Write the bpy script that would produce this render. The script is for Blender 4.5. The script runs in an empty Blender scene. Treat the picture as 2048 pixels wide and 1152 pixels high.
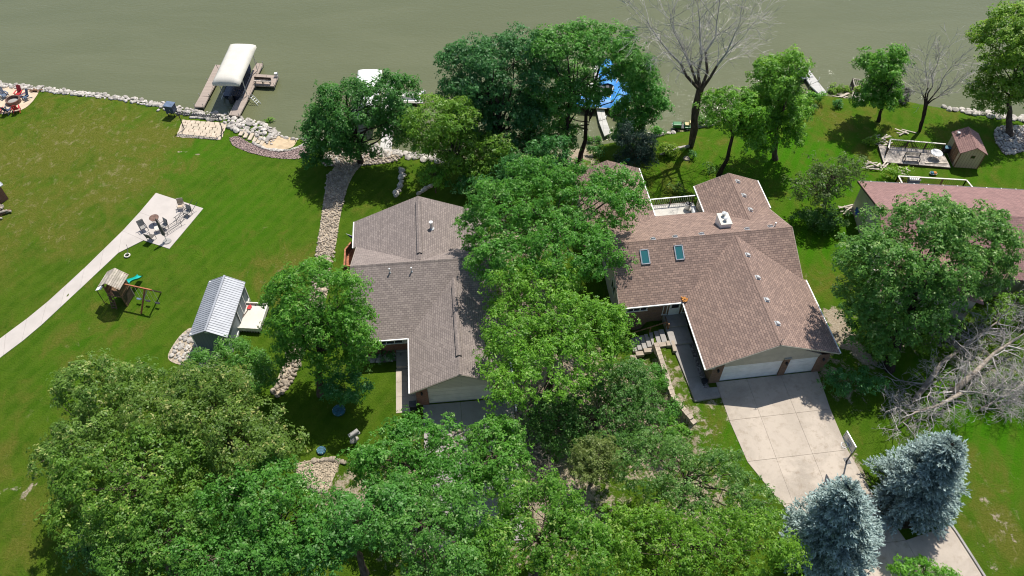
import bpy, bmesh, math, random
import numpy as np
from mathutils import Vector, Matrix

scene = bpy.context.scene
C = scene.collection

# ------------------------------------------------------------------ camera, sky, sun, exposure
CAM_H = 55.0
PITCH = math.radians(50.4)
cam_data = bpy.data.cameras.new("camera")
cam_data.sensor_width = 36.0
cam_data.lens = 28.0
cam_data.clip_end = 6000.0
cam = bpy.data.objects.new("camera", cam_data)
C.objects.link(cam)
cam.location = (0, 0, CAM_H)
cam.rotation_euler = (math.pi / 2 - PITCH, 0, 0)
scene.camera = cam

SUN_TO = Vector((0.25, 0.53, 1.0)).normalized()      # direction towards the sun
sun_el = math.asin(SUN_TO.z)
world = bpy.data.worlds.new("World")
scene.world = world
world.use_nodes = True
wn = world.node_tree.nodes
wl = world.node_tree.links
sky = wn.new("ShaderNodeTexSky")
sky.sky_type = 'NISHITA'
sky.sun_disc = False
sky.sun_elevation = sun_el
sky.sun_rotation = math.atan2(SUN_TO.x, SUN_TO.y)
sky.air_density = 1.0
sky.dust_density = 1.0
wl.new(sky.outputs[0], wn["Background"].inputs[0])
wn["Background"].inputs[1].default_value = 0.095

sun_data = bpy.data.lights.new("sun", 'SUN')
sun_data.energy = 4.2
sun_data.angle = math.radians(0.5)
sun_data.color = (1.0, 0.955, 0.88)
sun = bpy.data.objects.new("sun", sun_data)
C.objects.link(sun)
sun.location = (40, 100, 200)
sun.rotation_euler = SUN_TO.to_track_quat('Z', 'Y').to_euler()

vs = scene.view_settings
vs.view_transform = 'Standard'
vs.look = 'None'
vs.exposure = 0.44
vs.gamma = 1.0
vs.use_curve_mapping = False
scene.cycles.filter_width = 1.1
scene.cycles.max_bounces = 7
scene.cycles.diffuse_bounces = 4
scene.cycles.glossy_bounces = 3
scene.cycles.transmission_bounces = 3
scene.cycles.caustics_reflective = False
scene.cycles.caustics_refractive = False

# ------------------------------------------------------------------ survey helpers: photo measurements to world metres
F_PX = 1593.0
_c, _s = math.cos(PITCH), math.sin(PITCH)
WZ = -2.2                                            # lake level

def W(px, py, z=0.0):
    u = (px - 1024) / F_PX; v = (576 - py) / F_PX
    d = (u, _c + v * _s, -_s + v * _c)
    t = (z - CAM_H) / d[2]
    return Vector((d[0] * t, d[1] * t, z))

def WY(px, py, Y):
    u = (px - 1024) / F_PX; v = (576 - py) / F_PX
    d = (u, _c + v * _s, -_s + v * _c)
    t = Y / d[1]
    return Vector((d[0] * t, Y, CAM_H + d[2] * t))

def mpp(p):                                          # metres per photo pixel at a point
    return (p.y * _c - (p.z - CAM_H) * _s) / F_PX

SHORE_PX = [(-300,150),(0,168),(100,180),(240,196),(340,212),(400,226),(470,236),(520,247),(556,268),(580,276),(640,280),(700,289),
            (780,301),(880,318),(1000,318),(1150,298),(1230,284),(1310,272),(1400,256),(1480,238),(1560,212),(1640,190),
            (1700,197),(1800,200),(1870,213),(1920,221),(1990,232),(2048,240),(2300,262)]
_sw = [W(x, y, WZ) for x, y in SHORE_PX]
SX = np.array([p.x for p in _sw]); SY = np.array([p.y for p in _sw])
_hd = np.array([-2000, -8, -1.2, 0, 1.1, 2.6, 10, 30, 3000.0])
_hz = np.array([WZ-3, WZ-2.2, WZ-0.45, WZ-0.02, WZ+0.5, WZ+0.75, WZ+1.25, 0, 0])
O2 = W(1416.5, 765.8, 0.0); A2 = math.radians(7.2)      # right-hand house: garage corner and heading
O1 = W(836, 810, 0.0); A1 = math.radians(5.5)           # left-hand house
def _sm(t):
    t = np.clip(t, 0, 1); return t*t*(3-2*t)
def hv(x, y):
    x = np.asarray(x, float); y = np.asarray(y, float)
    z = np.interp(np.interp(x, SX, SY) - y, _hd, _hz)
    dx = x - O2.x; dy = y - O2.y
    xl = dx*math.cos(A2) + dy*math.sin(A2); yl = -dx*math.sin(A2) + dy*math.cos(A2)
    xw = np.interp(yl, [-3.6,-2,-1,0.7,4.2], [-2.2,-2.8,-3.25,-3.25,-3.3])
    dip = _sm((xw - 0.25 - xl)/0.45) * _sm((xl + 13.0)/5.0) * _sm((yl + 7.0)/3.5) * _sm((16.0 - yl)/5.0)
    return z - 1.0*dip
def h(x, y):
    return float(hv(x, y))
def L2(x, y, z=0.0):
    return Vector((O2.x + x*math.cos(A2) - y*math.sin(A2), O2.y + x*math.sin(A2) + y*math.cos(A2), z))
def L1(x, y, z=0.0):
    return Vector((O1.x + x*math.cos(A1) - y*math.sin(A1), O1.y + x*math.sin(A1) + y*math.cos(A1), z))

def G(px, py, lift=0.0):                             # the photographed point of the ground
    z = 0.0
    for _ in range(14):
        p = W(px, py, z + lift)
        z = h(p.x, p.y)
    p = W(px, py, z + lift)
    return p

# ------------------------------------------------------------------ mesh helpers
class MB:
    def __init__(self):
        self.v = []; self.f = []
    def add(self, vs_, fs_):
        o = len(self.v)
        self.v += [tuple(p) for p in vs_]
        self.f += [tuple(i + o for i in q) for q in fs_]
        return self
    def box(self, c, s, rz=0.0, rx=0.0, ry=0.0):
        M = Matrix.Translation(c) @ Matrix.Rotation(rz, 4, 'Z') @ Matrix.Rotation(ry, 4, 'Y') @ Matrix.Rotation(rx, 4, 'X')
        hx, hy, hz = s[0]/2, s[1]/2, s[2]/2
        P = [M @ Vector((a*hx, b*hy, k*hz)) for k in (-1, 1) for b in (-1, 1) for a in (-1, 1)]
        return self.add(P, [(0,2,3,1),(4,5,7,6),(0,1,5,4),(1,3,7,5),(3,2,6,7),(2,0,4,6)])
    def bar(self, p, q, w, t):
        p = Vector(p); q = Vector(q); d = q - p
        L = d.length
        if L < 1e-6: return self
        d.normalize()
        s = d.cross(Vector((0,0,1)))
        if s.length < 1e-4: s = Vector((1,0,0))
        s.normalize(); n = s.cross(d)
        P = []
        for e in (p, q):
            for a, b in ((-1,-1),(1,-1),(1,1),(-1,1)):
                P.append(e + s*(a*w/2) + n*(b*t/2))
        return self.add(P, [(0,1,2,3),(7,6,5,4),(0,4,5,1),(1,5,6,2),(2,6,7,3),(3,7,4,0)])
    def tube(self, pts, rad, n=6, cap=True):
        pts = [Vector(p) for p in pts]
        if not isinstance(rad, (list, tuple)): rad = [rad]*len(pts)
        o = len(self.v); ref = None
        for i, p in enumerate(pts):
            d = (pts[min(i+1, len(pts)-1)] - pts[max(i-1, 0)])
            if d.length < 1e-9: d = Vector((0,0,1))
            d.normalize()
            if ref is None:
                ref = d.orthogonal().normalized()
            a = ref - d*ref.dot(d)
            if a.length < 1e-6: a = d.orthogonal()
            a.normalize(); ref = a
            b = d.cross(a)
            for k in range(n):
                t = 2*math.pi*k/n
                self.v.append(tuple(p + (a*math.cos(t) + b*math.sin(t))*rad[i]))
        for i in range(len(pts)-1):
            for k in range(n):
                k2 = (k+1) % n
                self.f.append((o+i*n+k, o+i*n+k2, o+(i+1)*n+k2, o+(i+1)*n+k))
        if cap:
            self.f.append(tuple(o+k for k in reversed(range(n))))
            e = o+(len(pts)-1)*n
            self.f.append(tuple(e+k for k in range(n)))
        return self
    def cyl(self, c, r, hgt, n=16, r2=None):
        c = Vector(c)
        return self.tube([c, c+Vector((0,0,hgt))], [r, r if r2 is None else r2], n)
    def ring(self, c, r, t, n=20, m=6, squash=1.0, tilt=None):
        c = Vector(c); o = len(self.v)
        R = tilt if tilt is not None else Matrix.Identity(3)
        for i in range(n):
            a = 2*math.pi*i/n
            for k in range(m):
                b = 2*math.pi*k/m
                p = Vector(((r+t*math.cos(b))*math.cos(a), (r+t*math.cos(b))*math.sin(a), t*squash*math.sin(b)))
                self.v.append(tuple(c + R @ p))
        for i in range(n):
            for k in range(m):
                self.f.append((o+i*m+k, o+((i+1)%n)*m+k, o+((i+1)%n)*m+(k+1)%m, o+i*m+(k+1)%m))
        return self
    def prism(self, poly, z0, z1):
        n = len(poly); o = len(self.v)
        a = [z0]*n if not isinstance(z0, (list, tuple)) else z0
        b = [z1]*n if not isinstance(z1, (list, tuple)) else z1
        self.v += [(p[0], p[1], a[i]) for i, p in enumerate(poly)] + [(p[0], p[1], b[i]) for i, p in enumerate(poly)]
        self.f.append(tuple(o+i for i in reversed(range(n))))
        self.f.append(tuple(o+n+i for i in range(n)))
        for i in range(n):
            j = (i+1) % n
            self.f.append((o+i, o+j, o+n+j, o+n+i))
        return self
    def build(self, name, mat, parent=None, smooth=False, uv=False, recalc=True, bevel=0.0):
        me = bpy.data.meshes.new(name)
        me.from_pydata(self.v, [], self.f)
        if recalc or bevel:
            bm = bmesh.new(); bm.from_mesh(me)
            bmesh.ops.recalc_face_normals(bm, faces=bm.faces)
            if bevel:
                bmesh.ops.bevel(bm, geom=[e for e in bm.edges if e.calc_face_angle(0) > 0.5], offset=bevel, segments=2, affect='EDGES', profile=0.6)
            bm.to_mesh(me); bm.free()
        if uv:
            planar_uv(me)
        if smooth:
            me.polygons.foreach_set('use_smooth', [True]*len(me.polygons))
        me.materials.append(MAT(mat) if isinstance(mat, str) else mat)
        return link(name, me, parent)

def link(name, me, parent=None):
    o = bpy.data.objects.new(name, me)
    C.objects.link(o)
    if parent is not None: o.parent = parent
    return o

def planar_uv(me):
    uvl = me.uv_layers.new(name="UVMap")
    Z = Vector((0,0,1))
    for p in me.polygons:
        n = p.normal
        u = Z.cross(n)
        if u.length < 0.02: u = Vector((1,0,0)); v = Vector((0,1,0))
        else:
            u.normalize(); v = n.cross(u)
        for li in p.loop_indices:
            co = me.vertices[me.loops[li].vertex_index].co
            uvl.data[li].uv = (co.dot(u), co.dot(v))

def tag(o, label, cat, group=None):
    o['label'] = label; o['category'] = cat
    if group: o['group'] = group
    return o

def thing(name, label, cat, loc=(0,0,0), rotz=0.0, group=None):
    o = bpy.data.objects.new(name, None)
    C.objects.link(o)
    o.empty_display_size = 0.3
    o.location = loc; o.rotation_euler = (0, 0, rotz)
    return tag(o, label, cat, group)

def structure(o):
    o['kind'] = 'structure'; return o
def stuff(o):
    o['kind'] = 'stuff'; return o

def copy_tree(root, loc=None, rotz=None, label=None, group=None):
    def rec(o, par):
        c = o.copy(); C.objects.link(c)
        c.parent = par
        for ch in list(o.children): rec(ch, c)
        return c
    r = rec(root, root.parent)
    if loc is not None: r.location = loc
    if rotz is not None: r.rotation_euler = (0, 0, rotz)
    if label: r['label'] = label
    if group: r['group'] = group
    return r

# ------------------------------------------------------------------ materials (all procedural)
_M = {}
def MAT(name):
    return _M[name]

def _new(name):
    m = bpy.data.materials.new(name); m.use_nodes = True
    nt = m.node_tree
    return m, nt, nt.nodes["Principled BSDF"]

def _mix(nt, a, b, fac, blend='MIX'):
    n = nt.nodes.new("ShaderNodeMix"); n.data_type = 'RGBA'; n.blend_type = blend
    for sock, val in ((n.inputs[0], fac), (n.inputs[6], a), (n.inputs[7], b)):
        if hasattr(val, 'is_output') or isinstance(val, bpy.types.NodeSocket): nt.links.new(val, sock)
        elif isinstance(val, (int, float)): sock.default_value = val
        else: sock.default_value = (*val, 1.0) if len(val) == 3 else val
    return n.outputs[2]

def _noise(nt, vec, scale, detail=4, rough=0.55, dist=0.0):
    n = nt.nodes.new("ShaderNodeTexNoise")
    n.inputs["Scale"].default_value = scale; n.inputs["Detail"].default_value = detail
    n.inputs["Roughness"].default_value = rough; n.inputs["Distortion"].default_value = dist
    if vec is not None: nt.links.new(vec, n.inputs["Vector"])
    return n.outputs[0]

def _ramp(nt, fac, a, b):
    n = nt.nodes.new("ShaderNodeMapRange"); n.inputs[1].default_value = a; n.inputs[2].default_value = b
    n.interpolation_type = 'SMOOTHSTEP'
    nt.links.new(fac, n.inputs[0]); return n.outputs[0]

def _math(nt, op, a, b=0.0):
    n = nt.nodes.new("ShaderNodeMath"); n.operation = op
    for sock, val in ((n.inputs[0], a), (n.inputs[1], b)):
        if isinstance(val, bpy.types.NodeSocket): nt.links.new(val, sock)
        else: sock.default_value = val
    return n.outputs[0]

def _bump(nt, bs, height, strength, dist=0.02):
    b = nt.nodes.new("ShaderNodeBump"); b.inputs["Strength"].default_value = strength; b.inputs["Distance"].default_value = dist
    nt.links.new(height, b.inputs["Height"]); nt.links.new(b.outputs[0], bs.inputs["Normal"])

def _coord(nt, which="Object", scale=None):
    t = nt.nodes.new("ShaderNodeTexCoord"); o = t.outputs[which]
    if scale:
        mp = nt.nodes.new("ShaderNodeMapping"); mp.inputs["Scale"].default_value = scale
        nt.links.new(o, mp.inputs["Vector"]); o = mp.outputs[0]
    return o

def pm(name, col, rough=0.6, var=0.25, scale=3.0, bump=0.15, metal=0.0, spec=0.4, tint=None, rnd=0.0, stretch=None):
    """painted / plain surface with uneven colour; rnd varies it from object to object"""
    m, nt, bs = _new(name)
    vec = _coord(nt, "Object", stretch)
    n1 = _noise(nt, vec, scale, 5, 0.6)
    dark = tuple(c*(1-var) for c in col); lite = tuple(min(1, c*(1+var*0.7)) for c in col)
    out = _mix(nt, dark, tint if tint else lite, _ramp(nt, n1, 0.3, 0.72))
    if rnd:
        oi = nt.nodes.new("ShaderNodeObjectInfo")
        out = _mix(nt, out, tuple(c*(1-rnd) for c in col), _math(nt, 'MULTIPLY', oi.outputs["Random"], 0.85))
    nt.links.new(out, bs.inputs["Base Color"])
    bs.inputs["Roughness"].default_value = rough; bs.inputs["Metallic"].default_value = metal
    bs.inputs["Specular IOR Level"].default_value = spec
    if bump: _bump(nt, bs, _noise(nt, vec, scale*9, 3), bump)
    _M[name] = m; return m

def brickmat(name, c1, c2, mortar, bw, rh, ms, rough=0.85, bump=0.4, bias=0.0, patch=0.25, offset=0.5, spec=0.25, streak=0.0):
    """pieces laid in rows, in metres of the surface's own UV"""
    m, nt, bs = _new(name)
    uv = _coord(nt, "UV")
    # slightly wobbling courses
    b = nt.nodes.new("ShaderNodeTexBrick")
    b.offset = offset; b.inputs["Scale"].default_value = 1.0
    b.inputs["Brick Width"].default_value = bw; b.inputs["Row Height"].default_value = rh
    b.inputs["Mortar Size"].default_value = ms; b.inputs["Mortar Smooth"].default_value = 0.3; b.inputs["Bias"].default_value = bias
    b.inputs["Color1"].default_value = (*c1, 1); b.inputs["Color2"].default_value = (*c2, 1); b.inputs["Mortar"].default_value = (*mortar, 1)
    nt.links.new(uv, b.inputs["Vector"])
    n1 = _noise(nt, uv, 0.35, 5, 0.65)
    n2 = _noise(nt, uv, 14.0, 3, 0.6)
    col = _mix(nt, b.outputs["Color"], tuple(x*0.55 for x in c1), _math(nt, 'MULTIPLY', _ramp(nt, n1, 0.42, 0.75), patch))
    col = _mix(nt, col, (1.0, 0.98, 0.95), _math(nt, 'MULTIPLY', _ramp(nt, n2, 0.5, 0.85), 0.16), 'MIX')
    if streak:
        sm = nt.nodes.new("ShaderNodeMapping"); sm.inputs["Scale"].default_value = (2.2, 0.12, 1)
        nt.links.new(uv, sm.inputs["Vector"])
        n3 = _noise(nt, sm.outputs[0], 1.0, 4, 0.6)
        col = _mix(nt, col, tuple(x*0.45 for x in c1), _math(nt, 'MULTIPLY', _ramp(nt, n3, 0.5, 0.8), streak))
    nt.links.new(col, bs.inputs["Base Color"])
    bs.inputs["Roughness"].default_value = rough; bs.inputs["Specular IOR Level"].default_value = spec
    if "Diffuse Roughness" in bs.inputs and rough > .8: bs.inputs["Diffuse Roughness"].default_value = 0.5
    if bump:
        hgt = _math(nt, 'ADD', _math(nt, 'MULTIPLY', b.outputs["Fac"], -1.0), _math(nt, 'MULTIPLY', n2, 0.5))
        _bump(nt, bs, hgt, bump, 0.018)
    _M[name] = m; return m

# roofs
brickmat("shingle_brown", (0.401,0.276,0.219), (0.252,0.172,0.141), (0.141,0.098,0.082), 0.36, 0.20, 0.022, patch=0.34, streak=0.30)
brickmat("shingle_grey", (0.349,0.289,0.256), (0.249,0.204,0.183), (0.147,0.121,0.112), 0.32, 0.18, 0.018, patch=0.38, streak=0.38)
brickmat("shingle_red", (0.397,0.227,0.205), (0.293,0.169,0.155), (0.184,0.112,0.103), 0.34, 0.19, 0.016, patch=0.3, streak=0.3)
brickmat("shingle_shed", (0.391,0.230,0.201), (0.287,0.167,0.149), (0.138,0.081,0.069), 0.30, 0.18, 0.014, patch=0.2, streak=0.3)
brickmat("brick_brown", (0.27,0.145,0.085), (0.19,0.10,0.062), (0.22,0.185,0.15), 0.21, 0.075, 0.009, patch=0.2)
brickmat("brick_red", (0.33,0.125,0.065), (0.21,0.075,0.042), (0.27,0.22,0.18), 0.21, 0.075, 0.009, patch=0.2)
brickmat("siding_beige", (0.62,0.56,0.46), (0.595,0.54,0.44), (0.38,0.34,0.27), 3.6, 0.2, 0.012, rough=0.6, patch=0.2, bump=0.25)
brickmat("siding_tan", (0.52,0.42,0.285), (0.48,0.385,0.265), (0.15,0.11,0.07), 0.30, 2.9, 0.014, rough=0.7, patch=0.3, bump=0.3, offset=0.0)
brickmat("siding_slate", (0.15,0.185,0.20), (0.14,0.172,0.19), (0.07,0.085,0.095), 0.30, 2.9, 0.012, rough=0.55, patch=0.2, bump=0.3, offset=0.0)
brickmat("plank_weather", (0.36,0.30,0.265), (0.25,0.205,0.18), (0.06,0.05,0.045), 2.4, 0.145, 0.012, patch=0.5, bump=0.3, streak=0.3)
brickmat("dock_tread", (0.582,0.476,0.398), (0.493,0.403,0.336), (0.095,0.073,0.062), 1.3, 0.15, 0.02, patch=0.3, bump=0.3, offset=0.0)
brickmat("dock_white", (0.744,0.720,0.672), (0.648,0.624,0.588), (0.240,0.228,0.216), 1.3, 0.15, 0.014, patch=0.25, bump=0.3, offset=0.0)
brickmat("deck_white", (0.74,0.71,0.64), (0.68,0.65,0.59), (0.33,0.31,0.28), 3.6, 0.15, 0.010, patch=0.12, bump=0.25)
pm("trim_white", (0.78,0.77,0.74), 0.5, 0.12, 2.0, 0.05)
pm("door_white", (0.85,0.86,0.86), 0.45, 0.10, 1.2, 0.05)
pm("door_beige", (0.72,0.66,0.56), 0.5, 0.10, 1.2, 0.05)
pm("gable_taupe", (0.50,0.46,0.38), 0.6, 0.12, 1.4, 0.1)
pm("soffit", (0.45,0.42,0.36), 0.7, 0.1, 2.0, 0.0)
pm("metal_grey", (0.42,0.44,0.46), 0.35, 0.2, 3.0, 0.05, metal=0.6)
pm("metal_pale", (0.62,0.63,0.63), 0.4, 0.25, 3.0, 0.05, metal=0.3)
pm("metal_roof", (0.33,0.345,0.375), 0.5, 0.12, 0.8, 0.0, metal=0.15, spec=0.4)
pm("metal_black", (0.025,0.026,0.03), 0.45, 0.3, 4.0, 0.05)
pm("iron_dark", (0.06,0.06,0.065), 0.5, 0.3, 5.0, 0.1)
pm("rust", (0.17,0.10,0.075), 0.8, 0.5, 3.0, 0.3)
pm("plastic_navy", (0.055,0.075,0.13), 0.45, 0.25, 3.0, 0.05)
pm("plastic_bluegrey", (0.11,0.155,0.23), 0.5, 0.25, 3.0, 0.05)
pm("plastic_red", (0.52,0.035,0.04), 0.45, 0.25, 3.0, 0.05)
pm("plastic_teal", (0.005,0.36,0.31), 0.35, 0.15, 2.0, 0.0)
pm("lid_teal", (0.03,0.13,0.19), 0.5, 0.45, 6.0, 0.2)
pm("canvas_cream", (0.60,0.57,0.50), 0.7, 0.08, 0.7, 0.05)
pm("canvas_white", (0.70,0.70,0.68), 0.7, 0.06, 0.7, 0.05)
pm("canvas_grey", (0.33,0.315,0.29), 0.8, 0.2, 3.0, 0.1)
pm("canvas_taupe", (0.14,0.125,0.11), 0.85, 0.4, 5.0, 0.2)
pm("tarp_blue", (0.045,0.25,0.62), 0.5, 0.3, 1.4, 0.3)
pm("hull_navy", (0.012,0.022,0.05), 0.25, 0.3, 2.0, 0.0, spec=0.6)
pm("hull_white", (0.70,0.70,0.69), 0.3, 0.15, 2.0, 0.0, spec=0.5)
pm("wood_brown", (0.20,0.115,0.062), 0.75, 0.45, 4.0, 0.2, stretch=(1,1,5))
pm("wood_cedar", (0.38,0.135,0.06), 0.65, 0.35, 4.0, 0.2, stretch=(1,1,5))
pm("wood_grey", (0.44,0.385,0.335), 0.85, 0.45, 3.0, 0.3)
pm("wood_pale", (0.56,0.49,0.40), 0.8, 0.35, 2.5, 0.3, rnd=0.45)
pm("wood_dark", (0.075,0.05,0.035), 0.8, 0.4, 3.0, 0.2)
pm("rail_white", (0.68,0.64,0.56), 0.6, 0.22, 3.0, 0.1)
pm("concrete_new", (0.48,0.435,0.395), 0.85, 0.09, 0.45, 0.10, spec=0.2)
pm("stone_pale", (0.60,0.55,0.49), 0.9, 0.4, 2.5, 0.4, spec=0.2, rnd=0.55)
pm("stone_riprap", (0.50,0.46,0.42), 0.9, 0.35, 2.0, 0.4, spec=0.2)
pm("stone_tan", (0.43,0.36,0.28), 0.9, 0.4, 2.0, 0.4, spec=0.2, rnd=0.4)
pm("flag_stone", (0.60,0.515,0.39), 0.9, 0.28, 1.5, 0.3, spec=0.2, tint=(0.66,0.52,0.40), rnd=0.18)
pm("wall_block", (0.50,0.415,0.33), 0.9, 0.35, 2.5, 0.4, spec=0.2, rnd=0.3)
pm("sand", (0.50,0.385,0.25), 0.95, 0.18, 1.6, 0.4, spec=0.1)
pm("sand_pale", (0.55,0.44,0.32), 0.95, 0.15, 2.0, 0.3, spec=0.1)
pm("soil", (0.10,0.075,0.05), 0.95, 0.45, 2.5, 0.5, spec=0.1)
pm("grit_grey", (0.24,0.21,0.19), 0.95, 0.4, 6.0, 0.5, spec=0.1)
pm("grit_pink", (0.33,0.245,0.225), 0.95, 0.45, 9.0, 0.5, spec=0.1)
pm("grit_tan", (0.44,0.365,0.27), 0.95, 0.4, 6.0, 0.5, spec=0.1)
pm("rubber", (0.02,0.02,0.02), 0.8, 0.3, 6.0, 0.1)
pm("tractor_green", (0.015,0.16,0.04), 0.35, 0.2, 3.0, 0.0, spec=0.5)
pm("tractor_yellow", (0.55,0.45,0.20), 0.4, 0.2, 3.0, 0.0)
pm("leaf_orange", (0.52,0.22,0.045), 0.8, 0.4, 6.0, 0.3)
pm("flag_red", (0.40,0.035,0.05), 0.8, 0.2, 4.0, 0.0)
pm("flag_white", (0.75,0.74,0.72), 0.8, 0.1, 4.0, 0.0)
pm("flag_blue", (0.03,0.045,0.16), 0.8, 0.2, 4.0, 0.0)
pm("blue_dish", (0.03,0.10,0.45), 0.4, 0.2, 2.0, 0.0)
pm("bark", (0.115,0.088,0.068), 0.95, 0.45, 5.0, 0.6, spec=0.1, stretch=(1,1,0.25))
pm("bark_dark", (0.05,0.038,0.03), 0.95, 0.4, 5.0, 0.6, spec=0.1, stretch=(1,1,0.25))
pm("dead_wood", (0.50,0.46,0.43), 0.9, 0.4, 1.5, 0.3, spec=0.15)
pm("dead_brush", (0.42,0.39,0.365), 0.9, 0.45, 1.2, 0.3, spec=0.15)
pm("dead_wood_tan", (0.34,0.29,0.235), 0.9, 0.4, 2.5, 0.3, spec=0.15)
pm("feather_white", (0.75,0.75,0.73), 0.6, 0.1, 4.0, 0.0)

m, nt, bs = _new("glass_dark")
bs.inputs["Base Color"].default_value = (0.012,0.016,0.02,1); bs.inputs["Roughness"].default_value = 0.06; bs.inputs["Specular IOR Level"].default_value = 0.8
_M["glass_dark"] = m
m, nt, bs = _new("glass_sky")
bs.inputs["Base Color"].default_value = (0.02,0.12,0.13,1); bs.inputs["Roughness"].default_value = 0.05; bs.inputs["Specular IOR Level"].default_value = 0.9
_M["glass_sky"] = m

def concrete(name, base, stain, joint_seed):
    m, nt, bs = _new(name)
    vec = _coord(nt, "Object")
    a = _noise(nt, vec, 0.22, 6, 0.65, 0.6)
    b = _noise(nt, vec, 1.7, 6, 0.7)
    c = _noise(nt, vec, 22.0, 2, 0.5)
    col = _mix(nt, base, tuple(x*0.70 for x in base), _ramp(nt, a, 0.42, 0.64))
    col = _mix(nt, col, stain, _math(nt, 'MULTIPLY', _ramp(nt, b, 0.48, 0.72), 0.75))
    col = _mix(nt, col, tuple(min(1, x*1.12) for x in base), _math(nt, 'MULTIPLY', _ramp(nt, c, 0.5, 0.8), 0.5))
    oi = nt.nodes.new("ShaderNodeObjectInfo")
    col = _mix(nt, col, tuple(x*0.86 for x in base), _math(nt, 'MULTIPLY', oi.outputs["Random"], 0.6))
    nt.links.new(col, bs.inputs["Base Color"]); bs.inputs["Roughness"].default_value = 0.9; bs.inputs["Specular IOR Level"].default_value = 0.2
    _bump(nt, bs, c, 0.15, 0.01)
    _M[name] = m
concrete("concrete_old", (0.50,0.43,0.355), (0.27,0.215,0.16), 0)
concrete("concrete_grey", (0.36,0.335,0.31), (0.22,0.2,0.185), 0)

# leaves: colour comes from a per-leaf colour attribute (leaf pigment, plus pale glints painted on some sprays)
def leafmat(name, rough=0.45, spec=0.32, trans=0.45):
    m, nt, bs = _new(name)
    at = nt.nodes.new("ShaderNodeAttribute"); at.attribute_name = "Col"
    nt.links.new(at.outputs["Color"], bs.inputs["Base Color"])
    bs.inputs["Roughness"].default_value = rough; bs.inputs["Specular IOR Level"].default_value = spec
    tr = nt.nodes.new("ShaderNodeBsdfTranslucent")
    hs = nt.nodes.new("ShaderNodeHueSaturation"); hs.inputs["Hue"].default_value = 0.485; hs.inputs["Value"].default_value = 1.55
    nt.links.new(at.outputs["Color"], hs.inputs["Color"]); nt.links.new(hs.outputs[0], tr.inputs["Color"])
    mx = nt.nodes.new("ShaderNodeMixShader"); mx.inputs[0].default_value = trans
    nt.links.new(bs.outputs[0], mx.inputs[1]); nt.links.new(tr.outputs[0], mx.inputs[2])
    nt.links.new(mx.outputs[0], nt.nodes["Material Output"].inputs["Surface"])
    _M[name] = m
leafmat("leaf")
leafmat("needle", 0.6, 0.3, 0.12)

# lawn: green and straw patches, bare ground where the 'dirt' attribute says so
m, nt, bs = _new("lawn")
vec = _coord(nt, "Object")
dry = nt.nodes.new("ShaderNodeAttribute"); dry.attribute_name = "dry"
dirt = nt.nodes.new("ShaderNodeAttribute"); dirt.attribute_name = "dirt"
lush = nt.nodes.new("ShaderNodeAttribute"); lush.attribute_name = "lush"
n_big = _noise(nt, vec, 0.10, 5, 0.6, 0.4)
n_mid = _noise(nt, vec, 0.55, 6, 0.68, 0.5)
n_fine = _noise(nt, vec, 5.5, 4, 0.7)
n_fib = _noise(nt, _coord(nt, "Object", (1.0, 2.2, 1)), 13.0, 3, 0.65)
strk = _coord(nt, "Object", (0.50, 0.34, 1))
n_str = _noise(nt, strk, 1.0, 5, 0.65, 0.8)
g = _mix(nt, (0.052,0.114,0.006), (0.083,0.148,0.010), _ramp(nt, n_mid, 0.34, 0.66))
g = _mix(nt, g, (0.050,0.182,0.003), _math(nt, 'MULTIPLY', lush.outputs["Fac"], 0.9))
mw = nt.nodes.new("ShaderNodeTexWave"); mw.wave_type = 'BANDS'; mw.bands_direction = 'X'
mw.inputs["Scale"].default_value = 0.26; mw.inputs["Distortion"].default_value = 1.6; mw.inputs["Detail"].default_value = 3; mw.inputs["Detail Scale"].default_value = 0.6
mwm = nt.nodes.new("ShaderNodeMapping"); mwm.inputs["Rotation"].default_value = (0, 0, math.radians(28)); nt.links.new(vec, mwm.inputs["Vector"]); nt.links.new(mwm.outputs[0], mw.inputs["Vector"])
g = _mix(nt, g, (0.098,0.160,0.016), _math(nt, 'MULTIPLY', _ramp(nt, mw.outputs["Fac"], 0.35, 0.75), 0.30))
olive = _mix(nt, (0.108,0.130,0.014), (0.168,0.168,0.034), _ramp(nt, n_fine, 0.35, 0.75))
dfac = _math(nt, 'MULTIPLY', _ramp(nt, _math(nt, 'ADD', n_str, _math(nt, 'MULTIPLY', dry.outputs["Fac"], 0.34)), 0.52, 0.84), 1.0)
g = _mix(nt, g, olive, dfac)
straw = _ramp(nt, _math(nt, 'ADD', _noise(nt, strk, 3.2, 6, 0.72, 0.5), _math(nt, 'MULTIPLY', dry.outputs["Fac"], 0.15)), 0.64, 0.84)
g = _mix(nt, g, (0.29,0.25,0.12), _math(nt, 'MULTIPLY', straw, 0.7))
g = _mix(nt, g, (0.018,0.048,0.003), _math(nt, 'MULTIPLY', _ramp(nt, n_fib, 0.55, 0.85), 0.60))
g = _mix(nt, g, (0.115,0.175,0.030), _math(nt, 'MULTIPLY', _ramp(nt, n_fib, 0.48, 0.18), 0.40))
g = _mix(nt, g, (0.026,0.066,0.004), _math(nt, 'MULTIPLY', _ramp(nt, _noise(nt, vec, 1.5, 6, 0.75, 0.6), 0.56, 0.80), 0.30))
soilc = _mix(nt, (0.34,0.27,0.185), (0.52,0.445,0.34), _ramp(nt, n_fine, 0.35, 0.7))
dmask = _ramp(nt, _math(nt, 'ADD', dirt.outputs["Fac"], _math(nt, 'MULTIPLY', _math(nt, 'SUBTRACT', _noise(nt, vec, 1.6, 6, 0.75, 0.4), 0.5), 1.5)), 0.42, 0.62)
g = _mix(nt, g, soilc, dmask)
nt.links.new(g, bs.inputs["Base Color"])
bs.inputs["Roughness"].default_value = 0.9; bs.inputs["Specular IOR Level"].default_value = 0.04
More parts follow.
